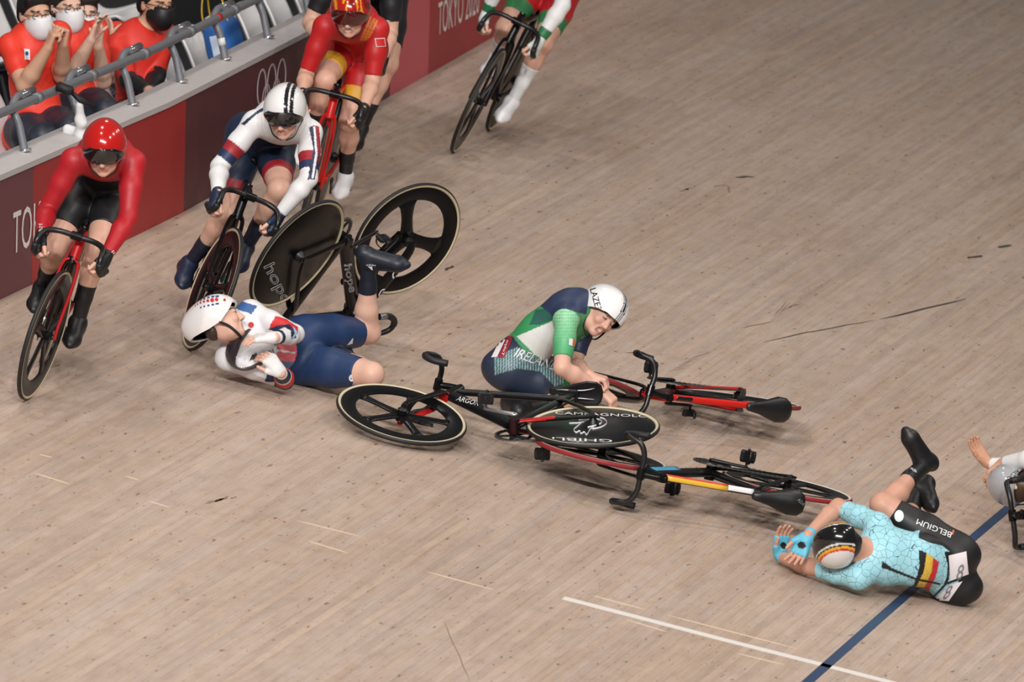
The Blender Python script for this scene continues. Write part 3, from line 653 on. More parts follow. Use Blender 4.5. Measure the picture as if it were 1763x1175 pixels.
def bicycle(k, label, st, group=None):
    R, t, s, cr = bike_pose(k); e = empty('track_bicycle', t, R, label, 'bicycle', group)
    c = st.get('frame', {}); base = c.get('base', K); g = lambda n: c.get(n, base)
    I = lambda v: v; S = lambda v: steer(v, s)
    # frame
    mb = MB(); bb, ht, hb, rax = BL['bb'], BL['ht'], BL['hb'], BL['rax']
    stc = V(.222, 0, .78)                                                   # seat cluster
    def tube(a, b, ra, rb, col, ref=(0, 1, 0), n=14, mid=None):
        pts = np.linspace(0, 1, 7)[:, None]; P = V(a) * (1 - pts) + V(b) * pts
        mb.add(*loft(P, ra, rb, n, ref, pw=.85), g(col))
    tube(hb + V(.008, 0, -.015), ht + V(-.004, 0, .012), .024, .030, 'head', n=16)
    tube(hb + V(-.005, 0, .03), bb + V(.01, 0, .01), .021, np.linspace(.040, .044, 7), 'down')
    tube(ht + V(-.01, 0, -.035), stc, .017, .020, 'top')
    tube(bb, stc + V(-.006, 0, .02), .016, .036, 'seat')
    mb.add(*loft([bb + V(0, -.038, 0), bb + V(0, .038, 0)], .026, n=16, ref=(1, 0, 0)), g('bb'))
    for sd in (-1, 1):
        mb.add(*loft(smooth_path([bb + V(-.02, sd * .022, 0), bb + V(-.12, sd * .036, .012), rax + V(.03, sd * .052, .0), rax + V(-.015, sd * .056, 0)], 12), .010, np.linspace(.022, .013, 12), 10), g('chainstay'))
        mb.add(*loft(smooth_path([stc + V(.03, sd * .012, -.06), stc + V(-.02, sd * .03, -.12), rax + V(.04, sd * .052, .1), rax + V(-.0, sd * .056, 0)], 12), .008, np.linspace(.018, .013, 12), 10), g('seatstay'))
        if 'stayroot' in c: mb.add(*loft(smooth_path([bb + V(-.03, sd * .026, 0.002), bb + V(-.12, sd * .038, .012), bb + V(-.2, sd * .045, .03)], 8), .0105, np.linspace(.022, .019, 8), 10), c['stayroot'])
        mb.add(*box(rax + V(-.01, sd * .056, 0), (.05, .008, .03)), g('chainstay'))
    fr = mb.obj('frame', CARB, e, world=False)
    # seat post and saddle
    sp = BL['sad']
    mesh_obj('seat_post', *loft([stc + V(.01, 0, -.03), sp + V(.008, 0, -.045)], .013, .022, 12), BLKP, e, world=False)
    x = np.array([-.135, -.13, -.11, -.06, 0, .05, .09, .12, .132, .135]); w = np.array([.02, .045, .064, .068, .05, .034, .027, .022, .016, .006]); h = np.array([.006, .012, .016, .017, .016, .015, .014, .013, .01, .004])
    zc = np.array([.0, .004, .006, .004, -.003, -.004, -.003, -.004, -.008, -.010])
    v, f = loft(np.stack([x, 0 * x, zc], 1), w, h, 20, pw=.8); v[:, 2] -= .35 * v[:, 1] ** 2 / .068
    sa = mesh_obj('saddle', v + sp, f, mat('saddle_vinyl', (20, 20, 22), .38, noise=.05), e, world=False)
    for sd in (-1, 1): mesh_obj('saddle_rail', *loft(smooth_path([sp + V(.10, sd * .012, -.014), sp + V(.07, sd * .018, -.034), sp + V(-.04, sd * .021, -.036), sp + V(-.10, sd * .03, -.016)], 12), .0038, n=8), ALU, sa, world=False)
    mesh_obj('saddle_clamp', *rbox(sp + V(.006, 0, -.04), (.05, .05, .022), .005), BLKP, sa, world=False, smooth=False)
    # fork, stem, bar
    mb = MB(); fax = BL['fax']
    mb.add(*loft(smooth_path([hb + V(.004, 0, .0), hb + V(.012, 0, -.03)], 4), .026, .030, 14), c.get('crown', base))
    for sd in (-1, 1):
        fs_ = st.get('forkspread', 1); P = smooth_path([hb + V(.008, sd * .012, -.012), hb + V(.02, sd * .034 * fs_, -.035), hb + V(.055, sd * .044 * fs_, -.14), fax + V(-.012, sd * .05 * (.5 + .5 * fs_), .06), fax + V(0, sd * .052, -.01)], 16)
        mb.add(*loft(P, np.linspace(.010, .007, 16), np.linspace(.026, .013, 16) * st.get('forkw', 1), 12), c.get('fork' + ('L' if sd > 0 else 'R'), c.get('fork', base)))
        if 'forkedge' in c: mb.add(*loft(P + V(.018, sd * .004, .004), .0075, .008, 8), c['forkedge'])
    mb.xf(S).obj('fork', CARB, e, world=False)
    cl = BL['clamp']; mb = MB()
    mb.add(*loft([ht + V(-.002, 0, .012), ht + V(-.008, 0, .032)], .022, n=14, ref=(1, 0, 0)), K); mb.add(*loft(smooth_path([ht + V(-.02, 0, .018), ht + V(.03, 0, .012), cl + V(-.02, 0, .0), cl], 8), .018, .017, 12), K)
    mb.add(*loft([cl + V(0, -.028, 0), cl + V(0, .028, 0)], .021, n=14, ref=(1, 0, 0)), K)
    mb.xf(S).obj('stem', CARB, e, world=False)
    half = V(BARP); P = smooth_path(np.vstack([(half * [1, -1, 1])[:0:-1], half]), 60) + cl
    rad = np.full(60, .0145); rad[24:36] = .014
    hbm = mesh_obj('handlebar', *(lambda vf: (S(vf[0]), vf[1]))(loft(P, rad, n=12, ref=(0, .2, 1))), mat('bar_black', (22, 22, 24), .35, noise=.05), e, world=False)
    for sl in ((0, 13), (47, 60)):
        v, f = loft(P[sl[0]:sl[1]], .0172, n=12, ref=(0, .2, 1)); mesh_obj('bar_grip', S(v), f, mat('grip_black', (25, 25, 27), .55), hbm, world=False)
    if 'bargrey' in st:
        v, f = loft(P[56:60], .0178, n=12, ref=(0, .2, 1)); mesh_obj('bar_end', S(v), f, mat('bar_grey', (140, 140, 145), .3, .6), hbm, world=False)
    # wheels
    wheel(e, 'front_wheel', BL['fax'], S, st.get('front', 'five'), st.get('ftyre', st.get('tyre', ((24, 23, 24), (206, 190, 158)))), 'f')
    wheel(e, 'rear_wheel', BL['rax'], I, st.get('rear', 'disc'), st.get('rtyre', st.get('tyre', ((24, 23, 24), (206, 190, 158)))), 'r')
    # drivetrain
    nT = 48; v = []; pr = []
    for i in range(nT * 2):
        a = math.pi * i / nT; r = .097 if i % 2 else .0915; v.append((r * math.cos(a), r * math.sin(a)))
    inner = [(.074 * math.cos(math.pi * i / nT), .074 * math.sin(math.pi * i / nT)) for i in range(nT * 2)]; m = nT * 2
    vv = [(a, y_, b) for y_ in (-.002, .002) for (a, b) in v + inner]; f = []
    for i in range(m):
        j = (i + 1) % m
        f += [(i, j, m + j, m + i), (2 * m + i, 3 * m + i, 3 * m + j, 2 * m + j), (i, 2 * m + i, 2 * m + j, j), (m + i, m + j, 3 * m + j, 3 * m + i)]
    ring = mesh_obj('chainring', np.array(vv) + bb + V(0, -.048, 0), f, BLKP, e, world=False, smooth=False)
    mb = MB()
    for i in range(5):
        a = cr + 2 * math.pi * i / 5; d = V(math.cos(a), 0, -math.sin(a)); mb.add(*loft([bb + V(0, -.05, 0) + d * .01, bb + V(0, -.05, 0) + d * .078], [.016, .009], .005, 8, ref=np.cross(d, (0, 1, 0))), (34, 34, 36))
    mb.obj('spider', CARB, ring, world=False)
    for sd in (-1, 1):
        a = cr + (0 if sd < 0 else math.pi); d = V(math.cos(a), 0, -math.sin(a)); o = bb + V(0, sd * .062, 0)
        ca = mesh_obj('crank_arm', *loft([o - d * .018, o, o + d * .08, o + d * .165, o + d * .18], [.012, .019, .014, .013, .008], [.007, .010, .008, .008, .005], 12, ref=np.cross(d, (0, 1, 0))), st.get('crankm', BLKP), e, world=False)
        p = o + d * .168; pe = V(0, sd, 0)
        if st.get('teal') and sd > 0: mesh_obj('crank_cap', *rbox(o - d * .02 + pe * .012, (.05, .012, .07), .006), mat('teal_cap', (70, 190, 175), .4), ca, world=False, smooth=False)
        f_, u_ = (V(1, 0, 0), V(0, 0, 1)); mb = MB()
        mb.add(*loft([p, p + pe * .095], .007, n=8, ref=(1, 0, 0)), (60, 60, 62)); mb.add(*rbox(p + pe * .055, (.075, .062, .016), .004), (26, 26, 28)); mb.add(*rbox(p + pe * .055 + V(.03, 0, .002), (.02, .05, .026), .005), (36, 36, 38)); mb.add(*rbox(p + pe * .055 + V(-.03, 0, .002), (.018, .045, .024), .005), (36, 36, 38))
        pdl = mb.obj('pedal', CARB, e, world=False, sharp=30)
        if st.get('strap', True):
            an = np.linspace(0, 2 * math.pi, 20, endpoint=False); q = [p + pe * .055 + V(.0, .036 * math.cos(z_), .022 + .03 * math.sin(z_)) for z_ in an]
            if not st.get('ride'): mesh_obj('pedal_strap', *loft(q, .007, .002, 6, ref=(1, 0, 0), closed=True), BLKP, pdl, world=False)
    v, f = lathe([(.012, -.002), (.031, -.002), (.031, .002), (.012, .002)], 26); mesh_obj('cog', v + rax + V(0, -.048, 0), f, ALU, e, world=False)
    # chain: links round the cog and the ring
    cpt = []; A, B, ra, rb = bb[[0, 2]], rax[[0, 2]], .0945, .031
    for i in range(26): t_ = -math.pi / 2 + math.pi * i / 25; cpt.append((A[0] + ra * math.cos(t_), A[1] + ra * math.sin(t_)))
    for i in range(1, 30): u_ = i / 30; cpt.append((A[0] * (1 - u_) + B[0] * u_, (A[1] + ra) * (1 - u_) + (B[1] + rb) * u_))
    for i in range(9): t_ = math.pi / 2 + math.pi * i / 8; cpt.append((B[0] + rb * math.cos(t_), B[1] + rb * math.sin(t_)))
    for i in range(1, 30): u_ = i / 30; cpt.append((B[0] * (1 - u_) + A[0] * u_, (B[1] - rb) * (1 - u_) + (A[1] - ra) * u_))
    cpt = np.array(cpt); mb = MB(); n = len(cpt)
    for i in range(n):
        a, b = cpt[i], cpt[(i + 1) % n]; d = b - a; L_ = np.linalg.norm(d); d /= L_ + 1e-9
        Rl = np.array([[d[0], 0, -d[1]], [0, 1, 0], [d[1], 0, d[0]]]); mb.add(*box(((a[0] + b[0]) / 2, -.048, (a[1] + b[1]) / 2), (L_ * 1.05, .0085 if i % 2 else .0055, .0085), Rl), (120, 118, 114))
    mb.obj('chain', CHAINM, e, world=False, smooth=False)
    return e
BK = {}
RK = ((26, 24, 25), (204, 188, 158))
BK['den'] = bicycle('den', 'black and red track bicycle of the rider in the red helmet', dict(ride=1, frame=dict(base=K, head=(178, 26, 28), top=(30, 18, 18), forkedge=(178, 30, 32), down=(24, 20, 21), chainstay=(140, 26, 28)), tyre=RK))
BK['white'] = bicycle('white', 'black track bicycle of the rider in the white helmet with black stripes', dict(ride=1, frame=dict(base=K), teal=1, tyre=RK))
BK['china'] = bicycle('china', 'red track bicycle of the rider in the red and gold helmet', dict(ride=1, frame=dict(base=(196, 34, 30), seat=(26, 22, 22), fork=(190, 30, 28), seatstay=(40, 30, 30)), tyre=RK))
BK['nz'] = bicycle('nz', 'black track bicycle half hidden behind the rider in red and gold', dict(ride=1, frame=dict(base=K), tyre=RK))
BK['red'] = bicycle('red', 'black track bicycle at the top of the track under the rider in white shoes', dict(ride=1, frame=dict(base=K), teal=1, tyre=RK, crankm=ALU))
BK['gb'] = bicycle('gb', 'black track bicycle upside down with a three spoke front wheel', dict(frame=dict(base=(15, 15, 17)), front='tri', forkw=2.1, forkspread=1.7, bargrey=1, tyre=((20, 20, 22), (204, 190, 156)), crankm=BLKP))
BK['argon'] = bicycle('argon', 'black and red fallen bicycle with five spoke front wheel and disc rear wheel', dict(frame=dict(base=K, forkR=(176, 28, 30), crown=(176, 30, 30), bb=(40, 18, 18), stayroot=(170, 28, 30)), tyre=((26, 25, 26), (206, 192, 162)), crankm=ALU))
BK['belg'] = bicycle('belg', 'fallen black bicycle with yellow, red and blue frame stripes', dict(frame=dict(base=K), rear='five', tyre=((140, 34, 40), (220, 210, 196))))
BK['redc'] = bicycle('redc', 'fallen red bicycle lying behind the rider in green', dict(frame=dict(base=K, top=(204, 34, 28), head=(190, 34, 30), down=(50, 20, 20), chainstay=(186, 30, 28)), tyre=((128, 40, 44), (214, 204, 192)), rear='five'))
_x = CV(-.5, .05, .85); _z = U(np.cross(_x, CV(.15, 1, 0))); _R = np.stack([_x, np.cross(_z, _x), _z], 1)
POSE['edge'] = ([float(x) for x in _R.flatten()], [float(x) for x in G(1743, 888, .2) - _R @ BL['clamp']], 0., .4)
BK['edge'] = bicycle('edge', 'black handlebar of a fallen bicycle at the right edge of the picture', dict(frame=dict(base=K)))
# ------------------------------------------------------------------ people
SKIN = mat('skin', None, .5, attr=True, sss=.08, noise=.05)
CLOTH = mat('lycra', None, .5, attr=True, noise=.05)
SHOEM = mat('shoe', None, .45, attr=True, noise=.05)
SHELL = mat('helmet_shell', None, .18, attr=True, coat=.7)
VIS = mat('visor', (14, 13, 15), .08, 0, coat=1.)
STRAP = mat('strap_black', (16, 16, 18), .6)
HAIRM = mat('hair', None, .5, attr=True, noise=.25)
def ortho(v, to): v = np.asarray(v, float); to = U(to); return U(v - to * (v @ to))
def torso_frame(J):
    up = U(J['chest'] - J['pel']); ls = ortho(J['shL'] - J['shR'], up); lh = ortho(J['hiL'] - J['hiR'], up)
    return up, ls, lh, np.cross(ls, up), np.cross(lh, up)
def spine(J, o):
    up, ls, lh, fs, fh = torso_frame(J); return (J['pel'] + J['chest']) / 2 - U(fs + fh) * o.get('hunch', .03)
def torso_prims(J, o, g=0.):
    up, ls, lh, fs, fh = torso_frame(J); mid = spine(J, o); w = o.get('w', 1.); fm = U(fs + fh); cl = J['chest']; P = []
    ub = U(cl - mid); lb = U(mid - J['pel'])
    P.append(ell(J['pel'] + lb * .02, (lh, fh, np.cross(lh, fh)), (.158 * w + g, .112 * w + g, .115 + g), .03))
    P.append(cone(J['pel'] + lb * .03, mid, .128 * w + g, .118 * w + g, .035, fh, .80))
    P.append(cone(mid, mid + (cl - mid) * .72, .118 * w + g, .142 * w + g, .035, fm, .76))
    P.append(ell(mid + (cl - mid) * .62 + fs * .045, (ls, fs, ub), (.125 * w + g, .075 + g, .10 + g), .03))
    P.append(cone(J['shL'] * .86 + J['shR'] * .14 - ub * .02, J['shR'] * .86 + J['shL'] * .14 - ub * .02, .070 + g, .070 + g, .04, fs, .85))
    P.append(cone(cl - ub * .06, cl + ub * .02, .095 + g, .062 + g, .04))
    for S, l in (('L', lh), ('R', lh)):
        sg = 1 if S == 'L' else -1
        P.append(ell(J['hi' + S] - fh * .035 - lb * .01, (lh, fh, lb), (.088 * w + g, .098 * w + g, .10 + g), .03))
    return P
def clipat(a, b, t): n = U(b - a); return (a + (b - a) * t, n)
def arm_prims(J, S, o, g=0., tmax=2.):
    a, b, c = J['sh' + S], J['el' + S], J['wr' + S]; w = o.get('aw', 1.); P = [ell(a, np.eye(3), (.058 * w + g,) * 3, .03)]
    cp = [clipat(a, b, tmax)] if tmax < 1 else []
    m = a + (b - a) * .45
    P += [cone(a, m, .053 * w + g, .050 * w + g, .02, clip=cp), cone(m, b, .050 * w + g, .040 * w + g, .02, clip=cp)]
    if tmax > 1:
        cp = [clipat(b, c, tmax - 1)] if tmax < 2 else []; m = b + (c - b) * .3
        P += [cone(b, m, .040 * w + g, .043 * w + g, .015, clip=cp), cone(m, c, .043 * w + g, .026 * w + g, .015, clip=cp)]
    return P
def leg_prims(J, S, o, g=0., tmax=2.):
    a, b, c = J['hi' + S], J['kn' + S], J['an' + S]; w = o.get('lw', 1.); cp = [clipat(a, b, tmax)] if tmax < 1 else []; P = []
    m = a + (b - a) * .4
    P += [cone(a, m, .094 * w + g, .088 * w + g, .03, clip=cp), cone(m, b, .088 * w + g, .056 * w + g, .02, clip=cp)]
    if tmax > 1:
        d = U(c - b); kd = ortho(a - b, d) if np.linalg.norm(np.cross(U(a - b), d)) > .05 else V(0, 0, 1)
        m = b + (c - b) * .32 + kd * .012
        P += [cone(b, m, .052 * w + g, .053 * w + g, .02), cone(m, b + (c - b) * .68, .053 * w + g, .036 * w + g, .02), cone(b + (c - b) * .66, c, .037 * w + g, .032 * w + g, .015), ell(b, np.eye(3), (.054 * w + g,) * 3, .02)]
    return P
def rotv(v, ax, a): return v @ rodr(U(ax) * a).T
def hand_prims(wr, d, n, S, curl=(.5, .6, .4), g=0., part='all', spread=.10, sc=.95, thumb=.5):
    d = U(d); n = ortho(n, d); t = np.cross(d, n) * (1 if S == 'R' else -1); P = []; ax = np.cross(d, n)
    for i, (of, ln) in enumerate(((.031, .92), (.0105, 1.0), (-.0105, .95), (-.030, .76))):
        sp = spread * (1.5 - i) * .66; fd = U(d + t * math.tan(sp)); k0 = wr + (d * .088 + t * of) * sc
        P.append(cone(wr + (d * .012 + t * of * .55) * sc, k0, .0155 + g, .0125 + g, .012))
        if part == 'palm': 
            e = k0 + rotv(fd, ax, curl[0]) * .014 * sc; P.append(cone(k0, e, .0115 + g, .011 + g, .004)); continue
        p = k0; a = 0
        for j, l in enumerate((.044, .028, .021)):
            a += curl[j]; q = p + rotv(fd, ax, a) * l * ln * sc; r = (.0105, .0093, .0083, .0073); P.append(cone(p, q, r[j] + g, r[j + 1] + g, .004)); p = q
    b = wr + (d * .022 + t * .022 + n * .006) * sc; m = b + U(d * .75 + t * (.75 * thumb + .2) + n * .35) * .046 * sc
    P.append(cone(b, m, .017 + g, .012 + g, .012))
    if part != 'palm':
        q = m + U(d * .9 + t * (.5 * thumb) + n * .45) * .032 * sc; P += [cone(m, q, .0115 + g, .0105 + g, .004), cone(q, q + U(d * .9 + n * .5 + t * .2 * thumb) * .024 * sc, .0105 + g, .008 + g, .004)]
    return P
def head_prims(c, f, u, sc=1., mouth=0., neck=None, chest=None):
    f = U(f); u = ortho(u, f); l = np.cross(u, f); A = (l, f, u); p = lambda x, y, z: c + (l * x + f * y + u * z) * sc; P = []
    P.append(ell(p(0, -.012, .022), A, V(.074, .094, .090) * sc, .02)); P.append(ell(p(0, .028, -.032), A, V(.060, .062, .080) * sc, .025))
    P.append(cone(p(-.03, .03, -.078), p(.03, .03, -.078), .028 * sc, .028 * sc, .025)); P.append(ell(p(0, .066, -.098), A, V(.026, .022, .018) * sc, .02))
    P.append(cone(p(-.03, .078, .022), p(.03, .078, .022), .013 * sc, .013 * sc, .015))
    for s in (-1, 1):
        P.append(ell(p(s * .031, .094, .0), A, V(.017, .013, .011) * sc, .008, sub=True)); P.append(ell(p(s * .042, .066, -.03), A, V(.020, .020, .020) * sc, .02))
        P.append(ell(p(s * .074, -.008, -.012), A, V(.009, .018, .029) * sc, .008)); P.append(ell(p(s * .031, .080, .0), A, V(.013, .011, .010) * sc, .004))
        P.append(ell(p(s * .011, .098, -.036), A, V(.008, .009, .007) * sc, .008))
    P.append(cone(p(0, .086, .012), p(0, .108, -.030), .0085 * sc, .0125 * sc, .010))
    P.append(cone(p(-.018, .082, -.058), p(.018, .082, -.058), .0085 * sc, .0085 * sc, .01)); P.append(cone(p(-.015, .080, -.072), p(.015, .080, -.072), .0085 * sc, .0085 * sc, .01))
    if mouth: P.append(ell(p(0, .092, -.065), A, V(.020, .016, .006 + mouth) * sc, .004, sub=True))
    return P
def col_head(v, col, c, f, u, sc, mouth, brow=(62, 44, 36), lips=(178, 108, 100)):
    f = U(f); u = ortho(u, f); l = np.cross(u, f); q = (v - c) / sc; X, Y, Z = q @ l, q @ f, q @ u; fr = Y > .05
    def mix(m, cc, w): col[m] = col[m] * (1 - w) + np.array(cc, float) * w
    mix(fr & (np.abs(Z + .065) < .012 + mouth * .5) & (np.abs(X) < .024) & (Y > .062), lips, .75)
    if mouth: mix(fr & (np.abs(Z + .065) < .004 + mouth) & (np.abs(X) < .018) & (Y < .084) & (Y > .05), (214, 200, 190), .8)
    mix(fr & (np.abs(Z - .021 - .1 * np.abs(np.abs(X) - .03)) < .0048) & (np.abs(np.abs(X) - .031) < .019), brow, .8)
    mix(fr & (np.abs(Z + .001) < .0045) & (np.abs(np.abs(X) - .031) < .0125), (58, 44, 40), .85)
    mix(fr & (((np.abs(X) - .045) / .02) ** 2 + ((Z + .035) / .02) ** 2 < 1), (208, 130, 112), .22)
    return col
def helmet(parent, c, f, u, colfn, sc=1., tail=.02, visor=None, rimf=12., strap=True, vlow=-24., name='helmet'):
    f = U(f); u = ortho(u, f); l = np.cross(u, f); na, ne = 120, 44; o = c + (u * .022 - f * .012) * sc; az = np.linspace(-math.pi, math.pi, na, endpoint=False)
    rim = np.radians(np.interp(np.abs(np.degrees(az)), [0, 35, 60, 85, 115, 150, 180], [rimf, rimf - 3, -8, -26, -30, -27, -26]))
    def pt(a, e, k=1.):
        rf = np.where(np.cos(a) > 0, .128, .138 + tail * np.clip(-np.cos(a), 0, 1)); return o + k * sc * ((np.cos(e) * np.cos(a) * rf)[..., None] * f + (np.cos(e) * np.sin(a) * .106)[..., None] * l + (np.sin(e) * .118)[..., None] * u)
    V_, C_ = [], []; T = np.linspace(0, 1, ne) ** .9
    for k, kk in enumerate((1., .90)):
        for t in T:
            e = rim + (math.pi / 2 - rim) * t * .9995; V_.append(pt(az, e, kk))
            C_.append(colfn(az, e, np.stack([np.cos(e) * np.cos(az), np.cos(e) * np.sin(az), np.sin(e)], 1)) if k == 0 else np.tile(V(24, 24, 26), (na, 1)))
    V_, C_ = np.concatenate(V_), np.concatenate(C_); F = []; h = na * ne
    for j in range(ne - 1):
        for i in range(na):
            n = (i + 1) % na; F += [(j * na + i, j * na + n, (j + 1) * na + n, (j + 1) * na + i), (h + j * na + i, h + (j + 1) * na + i, h + (j + 1) * na + n, h + j * na + n)]
    for i in range(na): n = (i + 1) % na; F.append((i, h + i, h + n, n))
    F.append(tuple((ne - 1) * na + i for i in range(na)))
    hm = mesh_obj(name, V_, F, SHELL, parent, C_, sharp=60)
    if visor is not None:
        A = np.radians(np.linspace(-72, 72, 40)); E = np.linspace(0, 1, 12); vv = []
        for kk in (1.03, 1.012):
            for e in E:
                r0 = np.radians(np.interp(np.abs(np.degrees(A)), [0, 35, 60, 75], [rimf + 9, rimf + 6, 0, -14])); lowv = np.radians(np.interp(np.abs(np.degrees(A)), [0, 15, 40, 60, 72], [vlow + 5, vlow, vlow - 1, vlow + 1, -20])); vv.append(pt(A, r0 + (lowv - r0) * e, kk))
        vv = np.concatenate(vv); F = []; n = 40; h = n * 12
        for j in range(11):
            for i in range(n - 1): F += [(j * n + i, (j + 1) * n + i, (j + 1) * n + i + 1, j * n + i + 1), (h + j * n + i, h + j * n + i + 1, h + (j + 1) * n + i + 1, h + (j + 1) * n + i)]
        for i in range(n - 1): F += [(i, i + 1, h + i + 1, h + i), (11 * n + i, h + 11 * n + i, h + 11 * n + i + 1, 11 * n + i + 1)]
        mesh_obj('visor', vv, F, visor, hm)
    if strap:
        for s in (-1, 1):
            q = [o + (l * s * .094 + f * .0 - u * .05) * sc, c + (l * s * .074 + f * .022 - u * .06) * sc, c + (l * s * .052 + f * .045 - u * .102) * sc, c + (l * s * .012 + f * .055 - u * .122) * sc]
            mesh_obj('chin_strap', *loft(smooth_path(q, 12), .007, .0025, 6, ref=f), STRAP, hm)
    return hm
def segdist(v, a, b):
    ab = b - a; t = np.clip(((v - a) @ ab) / (ab @ ab), 0, 1); return np.linalg.norm(v - a - t[:, None] * ab, axis=1), t
def regions(v, J, o):
    """which limb each suit vertex belongs to and how far along it lies: 0 torso, 1/2 arms L/R (t 0..2), 3/4 legs L/R"""
    mid = spine(J, o); d0, t0 = segdist(v, J['pel'], mid); d1, t1 = segdist(v, mid, J['chest']); up = np.where(d1 < d0, .5 + .5 * t1, .5 * t0)
    D = [np.minimum(d0, d1) / .14]; Tt = [up]
    for S in 'LR':
        a, ta = segdist(v, J['sh' + S] + (J['el' + S] - J['sh' + S]) * .12, J['el' + S]); b, tb = segdist(v, J['el' + S], J['wr' + S]); D.append(np.minimum(a / .055, b / .045)); Tt.append(np.where(b / .045 < a / .055, 1 + tb, .12 + .88 * ta))
    for S in 'LR':
        a, ta = segdist(v, J['hi' + S] + (J['kn' + S] - J['hi' + S]) * .15, J['kn' + S]); b, tb = segdist(v, J['kn' + S], J['an' + S]); D.append(np.minimum(a / .09, b / .05)); Tt.append(np.where(b / .05 < a / .09, 1 + tb, .15 + .85 * ta))
    D = np.array(D); r = D.argmin(0); return r, np.array(Tt)[r, np.arange(len(v))]
def inpoly(p, poly):
    x, y = p[:, 0], p[:, 1]; ins = np.zeros(len(p), bool); n = len(poly); j = n - 1
    for i in range(n):
        xi, yi = poly[i]; xj, yj = poly[j]; m = ((yi > y) != (yj > y)) & (x < (xj - xi) * (y - yi) / (yj - yi + 1e-9) + xi); ins ^= m; j = i
    return ins
def shoe(parent, J, S, col, sole=(30, 30, 32), vox=.004, name='shoe', cover=None):
    an, kn, to = J['an' + S], J['kn' + S], J['to' + S]; ft = to - an; sd = U(kn - an); dn = ortho(-sd, ft) if abs(U(ft) @ sd) < .97 else ortho(V(0, 0, -1), ft)
    fd = U(ft - dn * (ft @ dn) * .0); dirv = U(ft + (-dn) * 0.); heel = an - dirv * .045 + dn * .052; ball = to - dirv * .065 + dn * .012; lat = np.cross(dirv, dn)
    P = [cone(an, heel + dirv * .03, .043, .041, .02), cone(heel + dirv * .015, ball, .039, .043, .02, dn, .85), cone(ball, to - dirv * .024 + dn * .006, .043, .028, .02, dn, .75), cone(an + dirv * .01, ball - dn * .012, .041, .035, .03)]
    v, f = sdf_mesh(P, vox); c = np.tile(V(col), (len(v), 1))
    if sole is not None:
        h = (v - heel) @ dn; x = (v - heel) @ dirv; bl = np.interp(x, [0, np.linalg.norm(ball - heel)], [0, (ball - heel) @ dn]); c[h > bl + .022] = sole
    return mesh_obj(name, v, f, SHOEM, parent, c)
